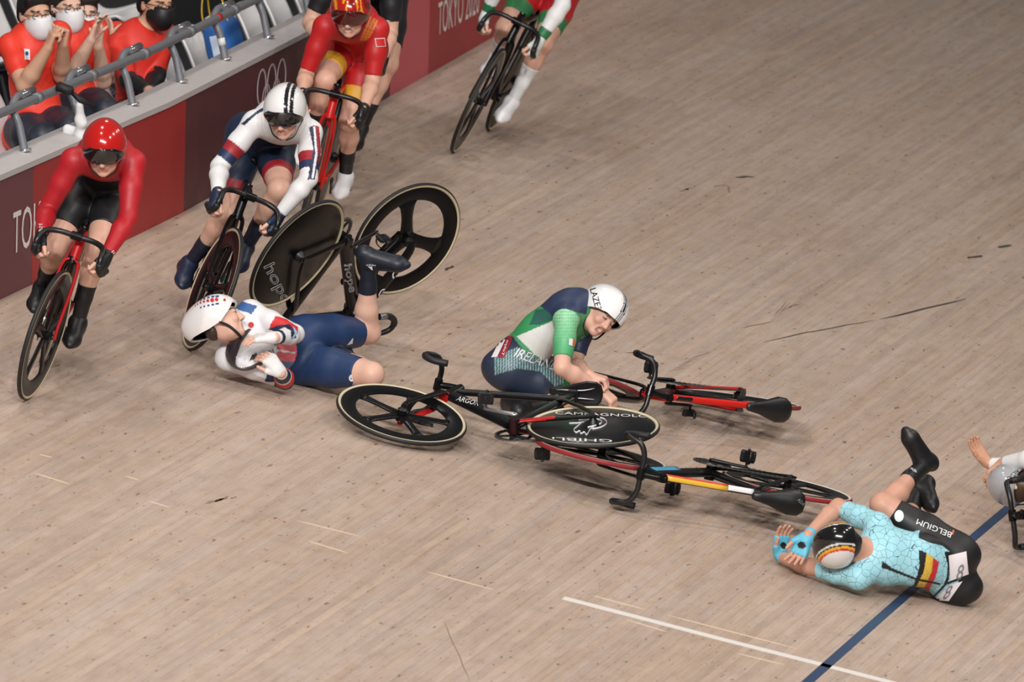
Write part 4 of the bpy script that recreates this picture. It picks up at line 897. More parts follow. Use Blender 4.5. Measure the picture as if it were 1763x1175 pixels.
def person(key, label, o, group=None):
    J = PJ[key]; vox = o.get('vox', .0055); base = V((J['pel'] + J['chest']) / 2); base[2] = max(0, min(p[2] for n, p in J.items() if n not in ('fwd', 'up')) - .05)
    e = empty('person', base, None, label, 'person', group); f, u = U(o['face']), o['hup']; c = J['head']; hs = o.get('hs', 1.0)
    up, ls, lh, fs, fh = torso_frame(J); g = .0055
    B = torso_prims(J, o) + sum([arm_prims(J, S, o) + leg_prims(J, S, o) for S in 'LR'], [])
    nb = J['chest']; uu = ortho(u, f); B.append(cone(nb - up * .02, c - uu * .05 * hs - f * .01, .056, .050, .03)); B += head_prims(c, f, u, hs, o.get('mouth', 0))
    H = o.get('hands', {}); hv = {}
    for S in 'LR':
        h = dict(H.get(S, {})); d = h.pop('d', None)
        if d is None: d = (J['grip' + S] - J['wr' + S]) if 'grip' + S in J else (J['wr' + S] - J['el' + S])
        n = h.pop('n', None)
        if n is None: n = (V(0, 0, 0) - (np.cross(V(0, 0, 1), J['fwd']) * (1 if S == 'L' else -1))) * .9 - V(0, 0, .5) if 'fwd' in J else V(0, 0, -1)
        hv[S] = (J['wr' + S], d, n, S, h); B += hand_prims(J['wr' + S], d, n, S, **h)
    for S in 'LR': B.append(cone(J['an' + S], J['to' + S] - U(J['to' + S] - J['an' + S]) * .04, .028, .018, .02))
    v, fc = sdf_mesh(B, vox); col = np.tile(V(o.get('skin', (214, 168, 146))), (len(v), 1)); col_head(v, col, c, f, u, hs, o.get('mouth', 0), o.get('brow', (62, 44, 36)))
    if 'bodycol' in o: o['bodycol'](v, col)
    mesh_obj('body', v, fc, SKIN, e, col)
    # skinsuit
    P = torso_prims(J, o, g); sl, lg = o.get('sleeve', .75), o.get('leg', .72); sl = sl if isinstance(sl, tuple) else (sl, sl)
    for S, i in (('L', 0), ('R', 1)): P += arm_prims(J, S, o, g, sl[i]) + leg_prims(J, S, o, g, lg)
    nc = o.get('collar', .035)
    if o.get('lowneck'): P[5] = dict(P[5], clip=[(nb - up * .05, up)])
    else: P.append(cone(nb - up * .03, nb + U(c - nb) * nc, .066, .058, .03))
    v, fc = sdf_mesh(P, o.get('svox', vox)); r, t = regions(v, J, o); q = proj(v); suit = mesh_obj('skinsuit' if not o.get('shirt') else 'shirt', v, fc, o.get('suitmat', CLOTH), e, o['suit'](v, r, t, q, J))
    if 'trousers' in o:
        P = [ell(J['pel'], (lh, fh, np.cross(lh, fh)), (.172, .128, .125), .03)]
        for S in 'LR': P += leg_prims(J, S, dict(lw=1.12), .012, 1.9)
        v, fc = sdf_mesh(P, vox); mesh_obj('trousers', v, fc, o.get('trm', CLOTH), e, o['trousers'](v) if callable(o['trousers']) else np.tile(V(o['trousers']), (len(v), 1)))
    for S in 'LR':
        if o.get('sock'):
            cs, ts = o['sock']; a, k = J['an' + S], J['kn' + S]; b = a + (k - a) * ts
            LP = [dict(p_, clip=[(b, U(k - a)), (a - U(k - a) * .05, -U(k - a))]) for p_ in leg_prims(J, S, o, .0035)[2:5]]; v, fc = sdf_mesh(LP, .0045); mesh_obj('sock', v, fc, CLOTH, e, V(cs))
        if o.get('shoe'): shoe(e, J, S, o['shoe'], o.get('sole', (30, 30, 32)), name='shoe')
        gl = o.get('glove')
        if gl:
            wr, d, n, _, h = hv[S]; h2 = {k_: h[k_] for k_ in ('curl', 'spread', 'sc', 'thumb') if k_ in h}
            v, fc = sdf_mesh(hand_prims(wr, d, n, S, part='palm', g=.004, **h2) + [cone(wr + (J['el' + S] - wr) * .10, wr + U(d) * .03, .031, .029, .015, clip=[(wr + (J['el' + S] - wr) * .12, U(J['el' + S] - wr))])], .0042)
            gc = np.tile(V(gl), (len(v), 1))
            if 'glovecol' in o: gc = o['glovecol'](v, gc, wr, U(d), ortho(n, d), S)
            mesh_obj('glove', v, fc, CLOTH, e, gc)
    hm = None
    if 'helmet' in o: hm = helmet(e, c, f, u, o['helmet'], hs * o.get('helsc', 1.03), o.get('tail', .02), o.get('visor'), o.get('rimf', 12.), True, o.get('vlow', -24.))
    return e, suit, hm
WHT = V(228, 226, 226)
def plain(c): return lambda az, el, d: np.tile(V(c), (len(az), 1))
def paint(v, base): return np.tile(V(base), (len(v), 1))
def head_dir(x, y, z): return CV(x, y, z)
# ------------------------------------------------------------------ each person
def crop(ox, oy, s): return lambda *p: [(ox + a / s, oy + b / s) for a, b in p]
PEO = {}
BLACK, NAVY, RED = V(20, 20, 23), V(27, 40, 66), V(180, 24, 34)
# rider in red and black at the left
def suit_den(v, r, t, q, J):
    c = paint(v, (22, 22, 25)); c[((r == 0) & (t > .50)) | (r == 1) | (r == 2)] = (176, 26, 36); return c
PEO['den'] = person('den', 'rider in a red long sleeved top, black shorts and glossy red helmet', dict(face=CV(-.06, .52, -.85), hup=CV(0, -.85, -.5), suit=suit_den, sleeve=1.93, leg=.70, glove=(24, 24, 27), sock=((20, 20, 22), .5), shoe=(20, 20, 22),
    helmet=plain((182, 22, 18)), visor=VIS, tail=.01, hands=dict(L=dict(curl=(.9, 1.1, .8)), R=dict(curl=(.9, 1.1, .8)))))
# rider in white and navy
def suit_white(v, r, t, q, J):
    c = paint(v, WHT); arm = (r == 1) | (r == 2); leg = r > 2
    c[leg | ((r == 0) & (t < .62))] = (28, 42, 68); c[leg & (t > .60)] = (150, 34, 44)
    c[arm & (t > .52) & (t < .70)] = (160, 36, 46); c[arm & (t > .70) & (t < .86)] = (34, 48, 84)
    P = crop(300, 130, 2.397)
    for poly, k in ((P((555, 215), (575, 205), (590, 215), (598, 330), (580, 430), (550, 430), (575, 300)), (34, 46, 78)), (P((573, 212), (582, 208), (592, 330), (575, 425), (566, 425), (582, 320)), (226, 226, 228)), (P((583, 206), (598, 210), (606, 320), (596, 335), (592, 300)), (160, 40, 50)), (P((275, 200), (350, 140), (372, 132), (372, 145), (340, 160), (290, 205)), (34, 46, 78))): c[inpoly(q, poly) & ((r == 1) | (r == 2) | (t > .75))] = k
    return c
def hel_white(az, el, d):
    c = paint(d, WHT); s = d[:, 1] - .10 * d[:, 0]; c[((s > .12) & (s < .30)) | ((s > .38) & (s < .54))] = (30, 30, 34); return c
PEO['white'] = person('white', 'rider in white and navy with a black striped white helmet beside the wall', dict(face=CV(-.2, .50, -.84), hup=CV(-.05, -.86, -.5), suit=suit_white, sleeve=1.9, leg=.72, glove=(28, 40, 66), sock=((24, 30, 48), .45), shoe=(28, 36, 58), mouth=.003,
    helmet=hel_white, visor=mat('visor_clear', (30, 28, 30), .06, coat=1.), vlow=-20, hands=dict(L=dict(curl=(.9, 1.1, .8)), R=dict(curl=(.9, 1.1, .8)))))
# rider in red and yellow
def suit_china(v, r, t, q, J):
    c = paint(v, (188, 26, 30)); c[(r > 2) & (t > .56)] = (214, 160, 46); P = crop(480, 0, 3.175)
    for x in (0, 28, 55): c[inpoly(q, P((500 + x * .6, 90 + x * .3), (512 + x * .6, 95 + x * .3), (455 + x * .6, 225), (440 + x * .6, 222))) & (t > .6)] = (218, 120, 50)
    return c
def hel_china(az, el, d):
    c = paint(d, (176, 26, 20)); n = np.sin(9 * d[:, 0] + 5 * np.sin(6 * d[:, 1])) + np.sin(11 * d[:, 1] + 4 * d[:, 2]); c[n > .85] = (226, 150, 40); c[n < -1.25] = (120, 18, 16); return c
PEO['china'] = person('china', 'rider in red and yellow with a red and gold helmet', dict(face=CV(-.14, .46, -.88), hup=CV(-.02, -.88, -.45), suit=suit_china, sleeve=.88, leg=.74, glove=(22, 22, 25), sock=((22, 22, 24), .48), shoe=(224, 224, 226), sole=(180, 180, 182), mouth=.006,
    helmet=hel_china, visor=mat('visor_red', (70, 8, 6), .08, coat=1.), hands=dict(L=dict(curl=(.9, 1.1, .8)), R=dict(curl=(.9, 1.1, .8)))))
PEO['nz'] = person('nz', 'rider in black with bare knees behind the rider in red and yellow', dict(face=CV(-.12, .3, -.95), hup=CV(0, -1, -.3), suit=lambda v, r, t, q, J: paint(v, (24, 24, 30)), sleeve=.75, leg=.74, glove=(20, 20, 23), sock=((20, 20, 22), .4), shoe=(22, 22, 24), helmet=plain((20, 20, 22)), visor=VIS, vox=.0065, aw=1.1, lw=1.1,
    hands=dict(L=dict(curl=(.9, 1.1, .8)), R=dict(curl=(.9, 1.1, .8)))))
def suit_red(v, r, t, q, J):
    c = paint(v, (186, 34, 40)); a = (r == 1) | (r == 2); c[a & (t > .50)] = (222, 222, 222); c[a & (t > 1.68)] = (38, 112, 70); c[(r > 2) & (t > .55)] = (52, 128, 78); return c
PEO['red'] = person('red', 'rider in red and green with white sleeves at the top of the track', dict(face=CV(-.12, .3, -.95), hup=CV(0, -1, -.3), suit=suit_red, sleeve=1.9, leg=.74, glove=(212, 220, 214), sock=((224, 224, 224), .6), shoe=(226, 226, 228), sole=(28, 28, 30), helmet=plain((200, 40, 40)), visor=VIS, vox=.006,
    hands=dict(L=dict(curl=(.9, 1.1, .8)), R=dict(curl=(.9, 1.1, .8)))))
# fallen rider in white and blue
def suit_gb(v, r, t, q, J):
    c = paint(v, (222, 221, 224)); leg = r > 2; c[leg | ((r == 0) & (t < .36))] = (27, 52, 92); P = crop(320, 490, 6.53); ar = (r == 1)
    tor = (r == 0) & (t >= .22)
    for poly, k, m in ((P((540, 250), (640, 190), (800, 245), (740, 335), (590, 285)), (52, 92, 150), r < 3),
        (P((1030, 660), (1235, 560), (1250, 770), (1225, 860), (1150, 965), (1050, 900), (1020, 790)), (226, 112, 118), r == 0), (P((1020, 728), (1060, 735), (1232, 762), (1232, 782), (1060, 757), (1020, 750)), (232, 226, 228), r == 0), (P((1050, 850), (1120, 868), (1222, 868), (1150, 970), (1080, 920)), (98, 118, 158), r == 0),
        (P((955, 445), (1010, 352), (1130, 390), (1260, 480), (1262, 560), (1190, 500), (1060, 470), (935, 500)), (204, 42, 44), ar), (P((925, 505), (1050, 455), (1160, 448), (1232, 520), (1240, 600), (1185, 620), (1180, 520), (1110, 480), (1000, 530)), (30, 38, 66), ar), (P((1205, 470), (1262, 545), (1200, 620), (1195, 600), (1225, 545)), (150, 178, 210), ar),
        (P((925, 975), (1015, 1000), (1040, 1100), (885, 1095)), (30, 46, 82), r == 2)): c[inpoly(q, poly) & m] = k
    c[ar & (t > 1.80)] = (30, 38, 66); c[ar & (t > 1.90)] = (196, 44, 48); a = r == 2
    c[a & (t > .86)] = (30, 46, 82); c[a & (t > 1.05) & (t < 1.2)] = (222, 220, 222); c[a & (t > 1.2) & (t < 1.5)] = (200, 40, 46); c[a & (t >= 1.5) & (t < 1.6)] = (222, 220, 222); c[a & (t > 1.6)] = (30, 38, 62); return c
PEO['gb'] = person('gb', 'fallen rider on her back in white top and blue shorts, one leg raised', dict(face=CV(.86, -.40, .05), hup=CV(-.62, -.72, .25), suit=suit_gb, sleeve=1.9, leg=.82, glove=(224, 222, 222), sock=((22, 28, 42), .42), shoe=(24, 29, 42), sole=None, vox=.005, hunch=-.0, lw=1.08,
    skin=(216, 172, 152), helmet=plain((232, 228, 227)), tail=.045, rimf=16,
    hands=dict(L=dict(d=CV(-1, .02, -.1), n=CV(-.1, 1, .3), curl=(.2, .35, .2), thumb=.9), R=dict(d=CV(-.62, -.78, -.1), n=CV(-.5, .4, .8), curl=(.5, .6, .4)))))
# kneeling rider in green
def suit_irl(v, r, t, q, J):
    c = paint(v, (40, 50, 70)); P = crop(820, 470, 4.7); tor = r == 0; c[tor & (t > .3)] = (70, 150, 100)
    dk = V(44, 120, 78); lt = V(120, 190, 140)
    for poly, k in ((P((520, 265), (650, 375), (330, 520), (215, 505), (300, 415)), (58, 150, 92)), (P((480, 300), (560, 290), (640, 372), (520, 420), (430, 420)), (44, 96, 84)), (P((645, 378), (655, 620), (590, 740), (470, 660), (325, 515)), (222, 222, 218)), (P((520, 268), (600, 120), (920, 120), (890, 340), (700, 290), (645, 372)), (42, 54, 84))): c[inpoly(q, poly) & (r == 0)] = k
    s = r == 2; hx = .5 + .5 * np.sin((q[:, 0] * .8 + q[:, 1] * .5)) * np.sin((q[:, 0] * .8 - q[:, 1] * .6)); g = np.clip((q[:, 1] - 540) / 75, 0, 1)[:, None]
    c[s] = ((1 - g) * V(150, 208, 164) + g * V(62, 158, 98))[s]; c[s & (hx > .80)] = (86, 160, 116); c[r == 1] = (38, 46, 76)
    lg = (r > 2) | (tor & (t < .3)); st = inpoly(q, P((140, 690), (330, 600), (480, 650), (640, 770), (730, 880), (640, 925), (520, 800), (330, 775), (150, 830))) & lg
    c[st] = (66, 92, 104); c[st & (np.sin(q[:, 0] * 1.35) > .45)] = (150, 180, 178); c[(r > 2) & (t > .64)] = (46, 140, 76); return c
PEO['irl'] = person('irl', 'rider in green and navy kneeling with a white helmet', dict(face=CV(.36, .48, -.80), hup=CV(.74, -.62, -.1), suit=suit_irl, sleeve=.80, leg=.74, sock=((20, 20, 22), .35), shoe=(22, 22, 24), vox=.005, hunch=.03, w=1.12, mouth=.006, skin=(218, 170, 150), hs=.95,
    helmet=lambda az, el, d: np.where(((np.abs(d[:, 1]) < .045) | ((np.abs(d[:, 1]) > .09) & (np.abs(d[:, 1]) < .14)))[:, None], V(26, 26, 30), paint(d, (236, 234, 234))), tail=.03, rimf=6, helsc=1.13,
    hands=dict(L=dict(d=CV(.9, .25, -.1), n=CV(0, 1, .2), curl=(1.0, 1.1, .8)), R=dict(d=CV(.72, .66, -.1), n=CV(-.2, .8, .4), curl=(.9, 1.0, .7)))))
# rider in light blue on her side
def mosaic_mat():
    m = mat('mosaic_lycra', None, .5, attr=True, noise=.04); nt = m.node_tree; b = nt.nodes['Principled BSDF']; src = b.inputs['Base Color'].links[0].from_socket
    a = nt.nodes.new('ShaderNodeAttribute'); a.attribute_name = 'Msk'; tc = nt.nodes.new('ShaderNodeTexCoord')
    mk = None
    for sc, seed in ((26., 0.), (24., 3.3)):
        mp = nt.nodes.new('ShaderNodeMapping'); mp.inputs['Location'].default_value = (seed, seed * .7, 0); mp.inputs['Rotation'].default_value = (seed, .4, seed); vo = nt.nodes.new('ShaderNodeTexVoronoi'); vo.feature = 'DISTANCE_TO_EDGE'; vo.inputs['Scale'].default_value = sc
        nt.links.new(tc.outputs['Object'], mp.inputs[0]); nt.links.new(mp.outputs[0], vo.inputs['Vector']); lt = nt.nodes.new('ShaderNodeMath'); lt.operation = 'LESS_THAN'; lt.inputs[1].default_value = .020; nt.links.new(vo.outputs['Distance'], lt.inputs[0])
        if mk is None: mk = lt.outputs[0]
        else: mx = nt.nodes.new('ShaderNodeMath'); mx.operation = 'MAXIMUM'; nt.links.new(mk, mx.inputs[0]); nt.links.new(lt.outputs[0], mx.inputs[1]); mk = mx.outputs[0]
        break
    mu = nt.nodes.new('ShaderNodeMath'); mu.operation = 'MULTIPLY'; nt.links.new(mk, mu.inputs[0]); nt.links.new(a.outputs['Fac'], mu.inputs[1])
    mx = nt.nodes.new('ShaderNodeMix'); mx.data_type = 'RGBA'; nt.links.new(mu.outputs[0], mx.inputs[0]); nt.links.new(src, mx.inputs[6]); mx.inputs[7].default_value = (*lin((82, 110, 122)), 1); nt.links.new(mx.outputs[2], b.inputs['Base Color']); return m
BELM = {}
def suit_bel(v, r, t, q, J):
    c = paint(v, (158, 212, 224)); P = crop(1480, 830, 5.34); msk = ((r < 3) & (q[:, 1] > 860)).astype(np.float32)
    bk = (r > 2) | ((r == 0) & (t < .10)) | inpoly(q, P((540, 515), (640, 560), (760, 590), (830, 640), (780, 640), (800, 720), (1060, 780), (1100, 500), (900, 350), (560, 350)))
    c[bk] = (22, 22, 24)
    for poly, k in ((P((545, 625), (618, 655), (605, 800), (525, 960), (460, 1070), (390, 1055), (500, 940), (548, 800)), (24, 24, 26)), (P((615, 655), (680, 698), (662, 830), (605, 960), (515, 1085), (445, 1085), (530, 950), (592, 820)), (214, 178, 62)), (P((677, 698), (732, 740), (702, 870), (610, 1060), (515, 1095), (602, 960), (662, 830)), (196, 40, 42)),
        (P((205, 730), (240, 750), (300, 795), (520, 885), (745, 933), (745, 952), (520, 908), (285, 820), (195, 790)), (22, 22, 24)), (P((778, 640), (805, 640), (830, 760), (820, 900), (790, 960), (660, 1095), (640, 1085), (770, 950), (800, 880), (810, 770)), (22, 22, 24)), (P((800, 925), (1000, 850), (1005, 872), (800, 950)), (22, 22, 24))):
        k_ = inpoly(q, poly) & (r == 0); c[k_] = k; msk[k_] *= .6 if sum(k) > 120 else 0
    msk[bk] = 0; BELM['m'] = msk; return c
def hel_bel(az, el, d):
    s = np.abs(d[:, 1]); c = paint(d, (18, 18, 20)); c[(s > .46) & (s < .52)] = (224, 224, 226); c[(s > .58) & (s < .66)] = (232, 176, 40); c[(s >= .66) & (s < .72)] = (206, 40, 30); c[s >= .72] = (230, 230, 230); return c
def glove_bel(v, c, wr, d, n, S):
    q = v - wr; m = (q @ n > .004) & (np.linalg.norm(q - d * .05, axis=1) < .030); c[m] = (20, 20, 22); return c
MOS = mosaic_mat()
PEO['bel'] = person('bel', 'fallen rider in light blue and black lying with her back to the camera', dict(face=CV(-.25, .45, .85), hup=CV(-.93, -.05, -.3), suit=suit_bel, suitmat=MOS, sleeve=(.80, .80), leg=.84, glove=(92, 178, 205), glovecol=glove_bel, sock=((22, 22, 24), .4), shoe=(20, 20, 22), sole=None, vox=.005, hunch=.05, lw=1.04, lowneck=1, skin=(200, 150, 128), brow=(40, 30, 26),
    helmet=hel_bel, tail=.01, rimf=8,
    hands=dict(R=dict(d=CV(-.40, .85, -.1), n=CV(-.35, -.1, -1), curl=(.25, .3, .2), spread=.16), L=dict(d=CV(.10, -1, -.1), n=CV(.6, 0, -.8), curl=(.25, .35, .2), spread=.14))))
a_ = PEO['bel'][1].data.attributes.new('Msk', 'FLOAT', 'POINT'); a_.data.foreach_set('value', BELM['m'])
PEO['edge'] = person('edge', 'fallen rider in a silver helmet at the right edge with hands raised', dict(face=CV(.25, .25, 1), hup=CV(-.95, -.25, .1), suit=lambda v, r, t, q, J: paint(v, (222, 220, 220)), sleeve=1.93, leg=.74, sock=((222, 222, 222), .4), shoe=(222, 222, 222), vox=.0055, skin=(196, 146, 118),
    helmet=plain((164, 164, 168)), tail=.02, rimf=14,
    hands=dict(L=dict(d=CV(-.62, -.78, 0), n=CV(.5, -.3, -.8), curl=(.25, .3, .25), spread=.05), R=dict(d=CV(-.62, .72, -.2), n=CV(.3, .5, .8), curl=(.5, .5, .3)))))
# spectators
def spectator(key, label, o, mask, hair=(26, 22, 22), glasses=True):
    J = PJ[key]; c, f, u = J['head'], U(o['face']), o['hup']; o = dict(dict(vox=.0065, sleeve=.72, leg=.3, shirt=1, aw=1.08, hs=1.06, collar=.02, hunch=.02, w=1.12, skin=(206, 158, 130), brow=(30, 26, 26)), **o)
    o.setdefault('suit', lambda v, r, t, q, J: paint(v, (226, 58, 40))); o.setdefault('trousers', (38, 44, 58)); o.setdefault('shoe', (40, 40, 42)); e, s, _ = person(key, label, o, 'spectators in red shirts')
    u = ortho(u, f); l = np.cross(u, f); sc = o['hs']; p = lambda x, y, z: c + (l * x + f * y + u * z) * sc; A = (l, f, u)
    v, fc = sdf_mesh([ell(p(0, -.016, .03), A, V(.082, .100, .094) * sc, .01, clip=[(p(0, .045, .03), U(f * .8 - u * .75))]), cone(p(-.05, .055, .085), p(.05, .055, .085), .03, .03, .03), ell(p(0, -.06, -.02), A, V(.072, .05, .06) * sc, .02)], .006); mesh_obj('hair', v, fc, HAIRM, e, V(hair))
    v, fc = sdf_mesh([ell(p(0, .040, -.056), A, V(.071, .088, .068) * sc, .01, clip=[(p(0, .012, 0), -f), (p(0, .1, -.012), U(u + f * .10))]), cone(p(0, .075, -.025), p(0, .075, -.085), .052, .05, .03, clip=[(p(0, .1, -.012), U(u + f * .10))])], .005); mk = mesh_obj('face_mask', v, fc, CLOTH, e, V(mask))
    for s_ in (-1, 1): mesh_obj('ear_loop', *loft([p(s_ * .062, .035, -.02), p(s_ * .078, .0, -.005), p(s_ * .080, -.012, -.012)], .0025, n=6), CLOTH, mk, V(mask))
    if glasses:
        gm = mat('glasses_frame', (40, 38, 42), .3); g = None
        for s_ in (-1, 1):
            a = np.linspace(0, 2 * math.pi, 20, endpoint=False); ring = loft([p(s_ * .033 + .024 * math.cos(t), .108 - .012 * abs(math.cos(t)) * (s_ * math.cos(t) > 0), .002 + .017 * math.sin(t)) for t in a], .002, n=6, closed=True, ref=f)
            if g is None: g = mesh_obj('glasses', *ring, gm, e)
            else: mesh_obj('lens_rim', *ring, gm, g)
            mesh_obj('temple', *loft([p(s_ * .058, .094, .006), p(s_ * .078, .05, .006), p(s_ * .08, -.01, .0)], .0022, n=6), gm, g)
        mesh_obj('bridge', *loft([p(-.01, .108, .006), p(.01, .108, .006)], .002, n=6), gm, g)
    return e, s
fistL = dict(d=-CV(.1, 1, .1), n=CV(-.6, 0, -.6), curl=(1.3, 1.4, .9))
PEO['s1'] = spectator('s1', 'man in a red shirt with clenched fists and a white mask', dict(face=CV(.45, .18, -.85), hup=CV(-.1, -1, -.1), hands=dict(L=dict(d=CV(.15, -.95, -.2), n=CV(-.8, 0, -.5), curl=(1.3, 1.4, .9)), R=dict(d=CV(.3, -.9, -.2), n=CV(.6, .2, .3), curl=(1.3, 1.4, .9)))), (226, 224, 226))
PEO['s2'] = spectator('s2', 'clapping man in a red shirt, glasses and white mask', dict(face=CV(.5, .22, -.85), hup=CV(-.05, -1, -.1), skin=(220, 178, 156), hands=dict(L=dict(d=CV(.1, -1, 0), n=CV(-.9, 0, -.3), curl=(.2, .2, .1)), R=dict(d=CV(.35, -.9, -.1), n=CV(.9, .2, -.2), curl=(.2, .2, .1)))), (226, 224, 226), (40, 34, 32))
PEO['s3'] = spectator('s3', 'spectator half hidden behind the clapping hands, in plaid trousers', dict(face=CV(.3, .2, -.9), hup=CV(0, -1, -.1), skin=(220, 178, 156), trousers=lambda v: np.where(((np.sin(v[:, 0] * 150) > .2)[:, None].astype(int) + (np.sin(v[:, 2] * 150) > .2)[:, None].astype(int)) > 0, V(46, 46, 54), V(120, 122, 132)), hands=dict(L=dict(d=CV(.05, -1, 0), n=CV(-.9, 0, -.3), curl=(.2, .2, .1)), R=dict(d=CV(.3, -.9, -.1), n=CV(.9, .2, -.2), curl=(.2, .2, .1)))), (226, 224, 226), (34, 28, 28))
def suit_s4(v, r, t, q, J):
    c = paint(v, (214, 50, 38)); c[((r == 1) | (r == 2)) & (t > .9)] = (26, 26, 30); return c
PEO['s4'] = spectator('s4', 'man in a red shirt and black mask leaning beside an empty seat', dict(face=CV(.6, .2, -.75), hup=CV(.05, -1, -.1), suit=suit_s4, sleeve=1.85, trousers=(120, 26, 30), hands=dict(L=dict(curl=(.4, .4, .3)), R=dict(curl=(.4, .4, .3)))), (22, 22, 25))
# ------------------------------------------------------------------ lettering and small marks on clothes, helmets and bicycles
LW = mat('print_white', (226, 226, 228), .5); LG = mat('print_grey', (120, 122, 128), .5); LK = mat('print_black', (18, 18, 20), .4); LR = mat('print_red', (190, 36, 38), .5); LB = mat('print_blue', (40, 74, 128), .5)
LY = mat('paint_yellow', (224, 180, 60), .3); LRD = mat('paint_red', (206, 52, 40), .3); LCY = mat('paint_cyan', (70, 160, 200), .35); PAP = mat('paper_number', (222, 214, 216), .6, noise=.04)
def kid(e, nm): return [x for x in e.children if x.name.split('.')[0] == nm]
def disc(name, px, py, r, objs, m, parent, ry=None, tree=None, n=14):
    tree = tree or bvh_of(objs); a = np.linspace(0, 2 * math.pi, n, endpoint=False); uv = np.concatenate([[[px, py]], np.stack([px + r * np.cos(a), py + (ry or r) * np.sin(a)], 1)])
    w, ok = onto(uv, tree, (0, 0), (1, 0), (0, 1)); f = [(0, 1 + i, 1 + (i + 1) % n) for i in range(n)]
    if ok.all(): return mesh_obj(name, w, f, m, parent)
# fallen rider in white and blue
e, s, h = PEO['gb']; T = bvh_of([s])
decal('\u25b2', 'logo_mark', (432, 617), (12, -5), (3, -9), None, LK, s, tree=T) if False else None
for k in range(3): patch('logo_stripe', [(430 + 4 * k, 621 - 5.0 * k * .2 - 0), (433 + 4 * k, 620), (437 + 2.5 * k, 611 - 1.5 * k), (434 + 2.5 * k, 611 - 1.5 * k)], None, LK, s, T, 3)
decal('N', 'lettering', (465, 613), (7, -3), (-3, -9), None, LK, s, tree=T); decal('G', 'lettering', (472, 596), (7, -3), (-3, -9), None, LK, s, tree=T)
disc('crest', 432, 560, 5, None, LR, s, tree=T); disc('crest', 606, 651, 5, None, LW, s, 6, tree=T)
decal('TEAM GB', 'lettering', (612, 664), (3, -16), (-5, -1), None, LW, s, tree=T)
for k in range(3): disc('ring_print', 620, 648 + 5 * k, 2.2, None, LW, s, tree=T)
for k in range(3): patch('logo_stripe', [(597 + 3.4 * k, 594.5 - 1. * k), (599.6 + 3.4 * k, 594 - 1. * k), (606 + .8 * k, 586 - 1.5 * k), (604 + .8 * k, 586 - 1.5 * k)], None, LW, s, T, 3)
TH_ = bvh_of([h])
for x, y, r, m in ((373, 516.5, 3.0, LR), (365.5, 517.5, 3.4, LR), (358, 518.5, 2.4, LR), (351.5, 520, 1.8, LR), (345.5, 522, 1.5, LR), (340.5, 524.5, 1.2, LR), (336.5, 527, 1.0, LR), (386.5, 517, 2.2, LR)): disc('dot_print', x, y, r, None, m, h, tree=TH_)
for x, y, w in ((374, 511, 3), (366.5, 511.5, 2.4), (359, 513, 1.8), (352, 515, 1.4), (346, 517.5, 1.2), (374, 523.5, 3), (366.5, 525, 2.4), (359, 526.5, 1.8), (352, 528, 1.4), (346, 530, 1.2)): patch('bar_print', [(x - w, y - 1.3), (x + w, y - 1.6), (x + w, y + 1.2), (x - w, y + 1.4)], None, LB, h, TH_, 2)
# the big dark visor that has slipped onto her chest
vm = mat('visor_smoke', (44, 38, 44), .08, coat=1., trans=.12); ch_ = PJ['gb']['chest']
# one curved shield, a bent crescent built between its outer and inner edges
OUT = smooth_path([(428, 566), (408, 577), (394, 590), (388, 606), (391, 622), (402, 634), (420, 640), (440, 636), (456, 626), (462, 618)], 30); INN = smooth_path([(434, 567), (425, 577), (416, 590), (411, 603), (407, 615), (406, 626), (413, 633), (430, 631), (446, 622), (458, 614)], 30)
vv = []; ff = []
for k_, off in enumerate((0., .004)):
    for i_ in range(30):
        for s_ in range(7):
            p_ = OUT[i_] * (1 - s_ / 6) + INN[i_] * s_ / 6; vv.append(DP(ch_, p_[0], p_[1], -.150 - .03 * math.sin(math.pi * s_ / 6) + off - .0004 * abs(i_ - 12) ** 1.2))
for k_ in (0, 1):
    for i_ in range(29):
        for s_ in range(6):
            a_ = k_ * 210 + i_ * 7 + s_; q_ = (a_, a_ + 1, a_ + 8, a_ + 7); ff.append(q_ if k_ == 0 else q_[::-1])
for i_ in range(29):
    for s_ in (0, 6): a_ = i_ * 7 + s_; ff.append((a_, a_ + 7, a_ + 217, a_ + 210))
for i_ in (0, 29):
    for s_ in range(6): a_ = i_ * 7 + s_; ff.append((a_, a_ + 1, a_ + 211, a_ + 210))
mesh_obj('visor_shield', vv, ff, vm, h)
# upside-down black bicycle
b = BK['gb']; rw = kid(b, 'rear_wheel')[0]; fr = kid(b, 'frame')[0]; fk = kid(b, 'fork')[0]
decal('hope', 'lettering', (447, 462), (34, 66), (24, -12), [rw], LW, rw, outline=True, bevel=.022)
decal('hope', 'lettering', (588, 456), (9, 48), (17, -2), [fr], LW, fr, outline=True, bevel=.02)
decal('LOTUS', 'lettering', (692, 446), (-52, 76), (12, 8), [fk], LW, fk)
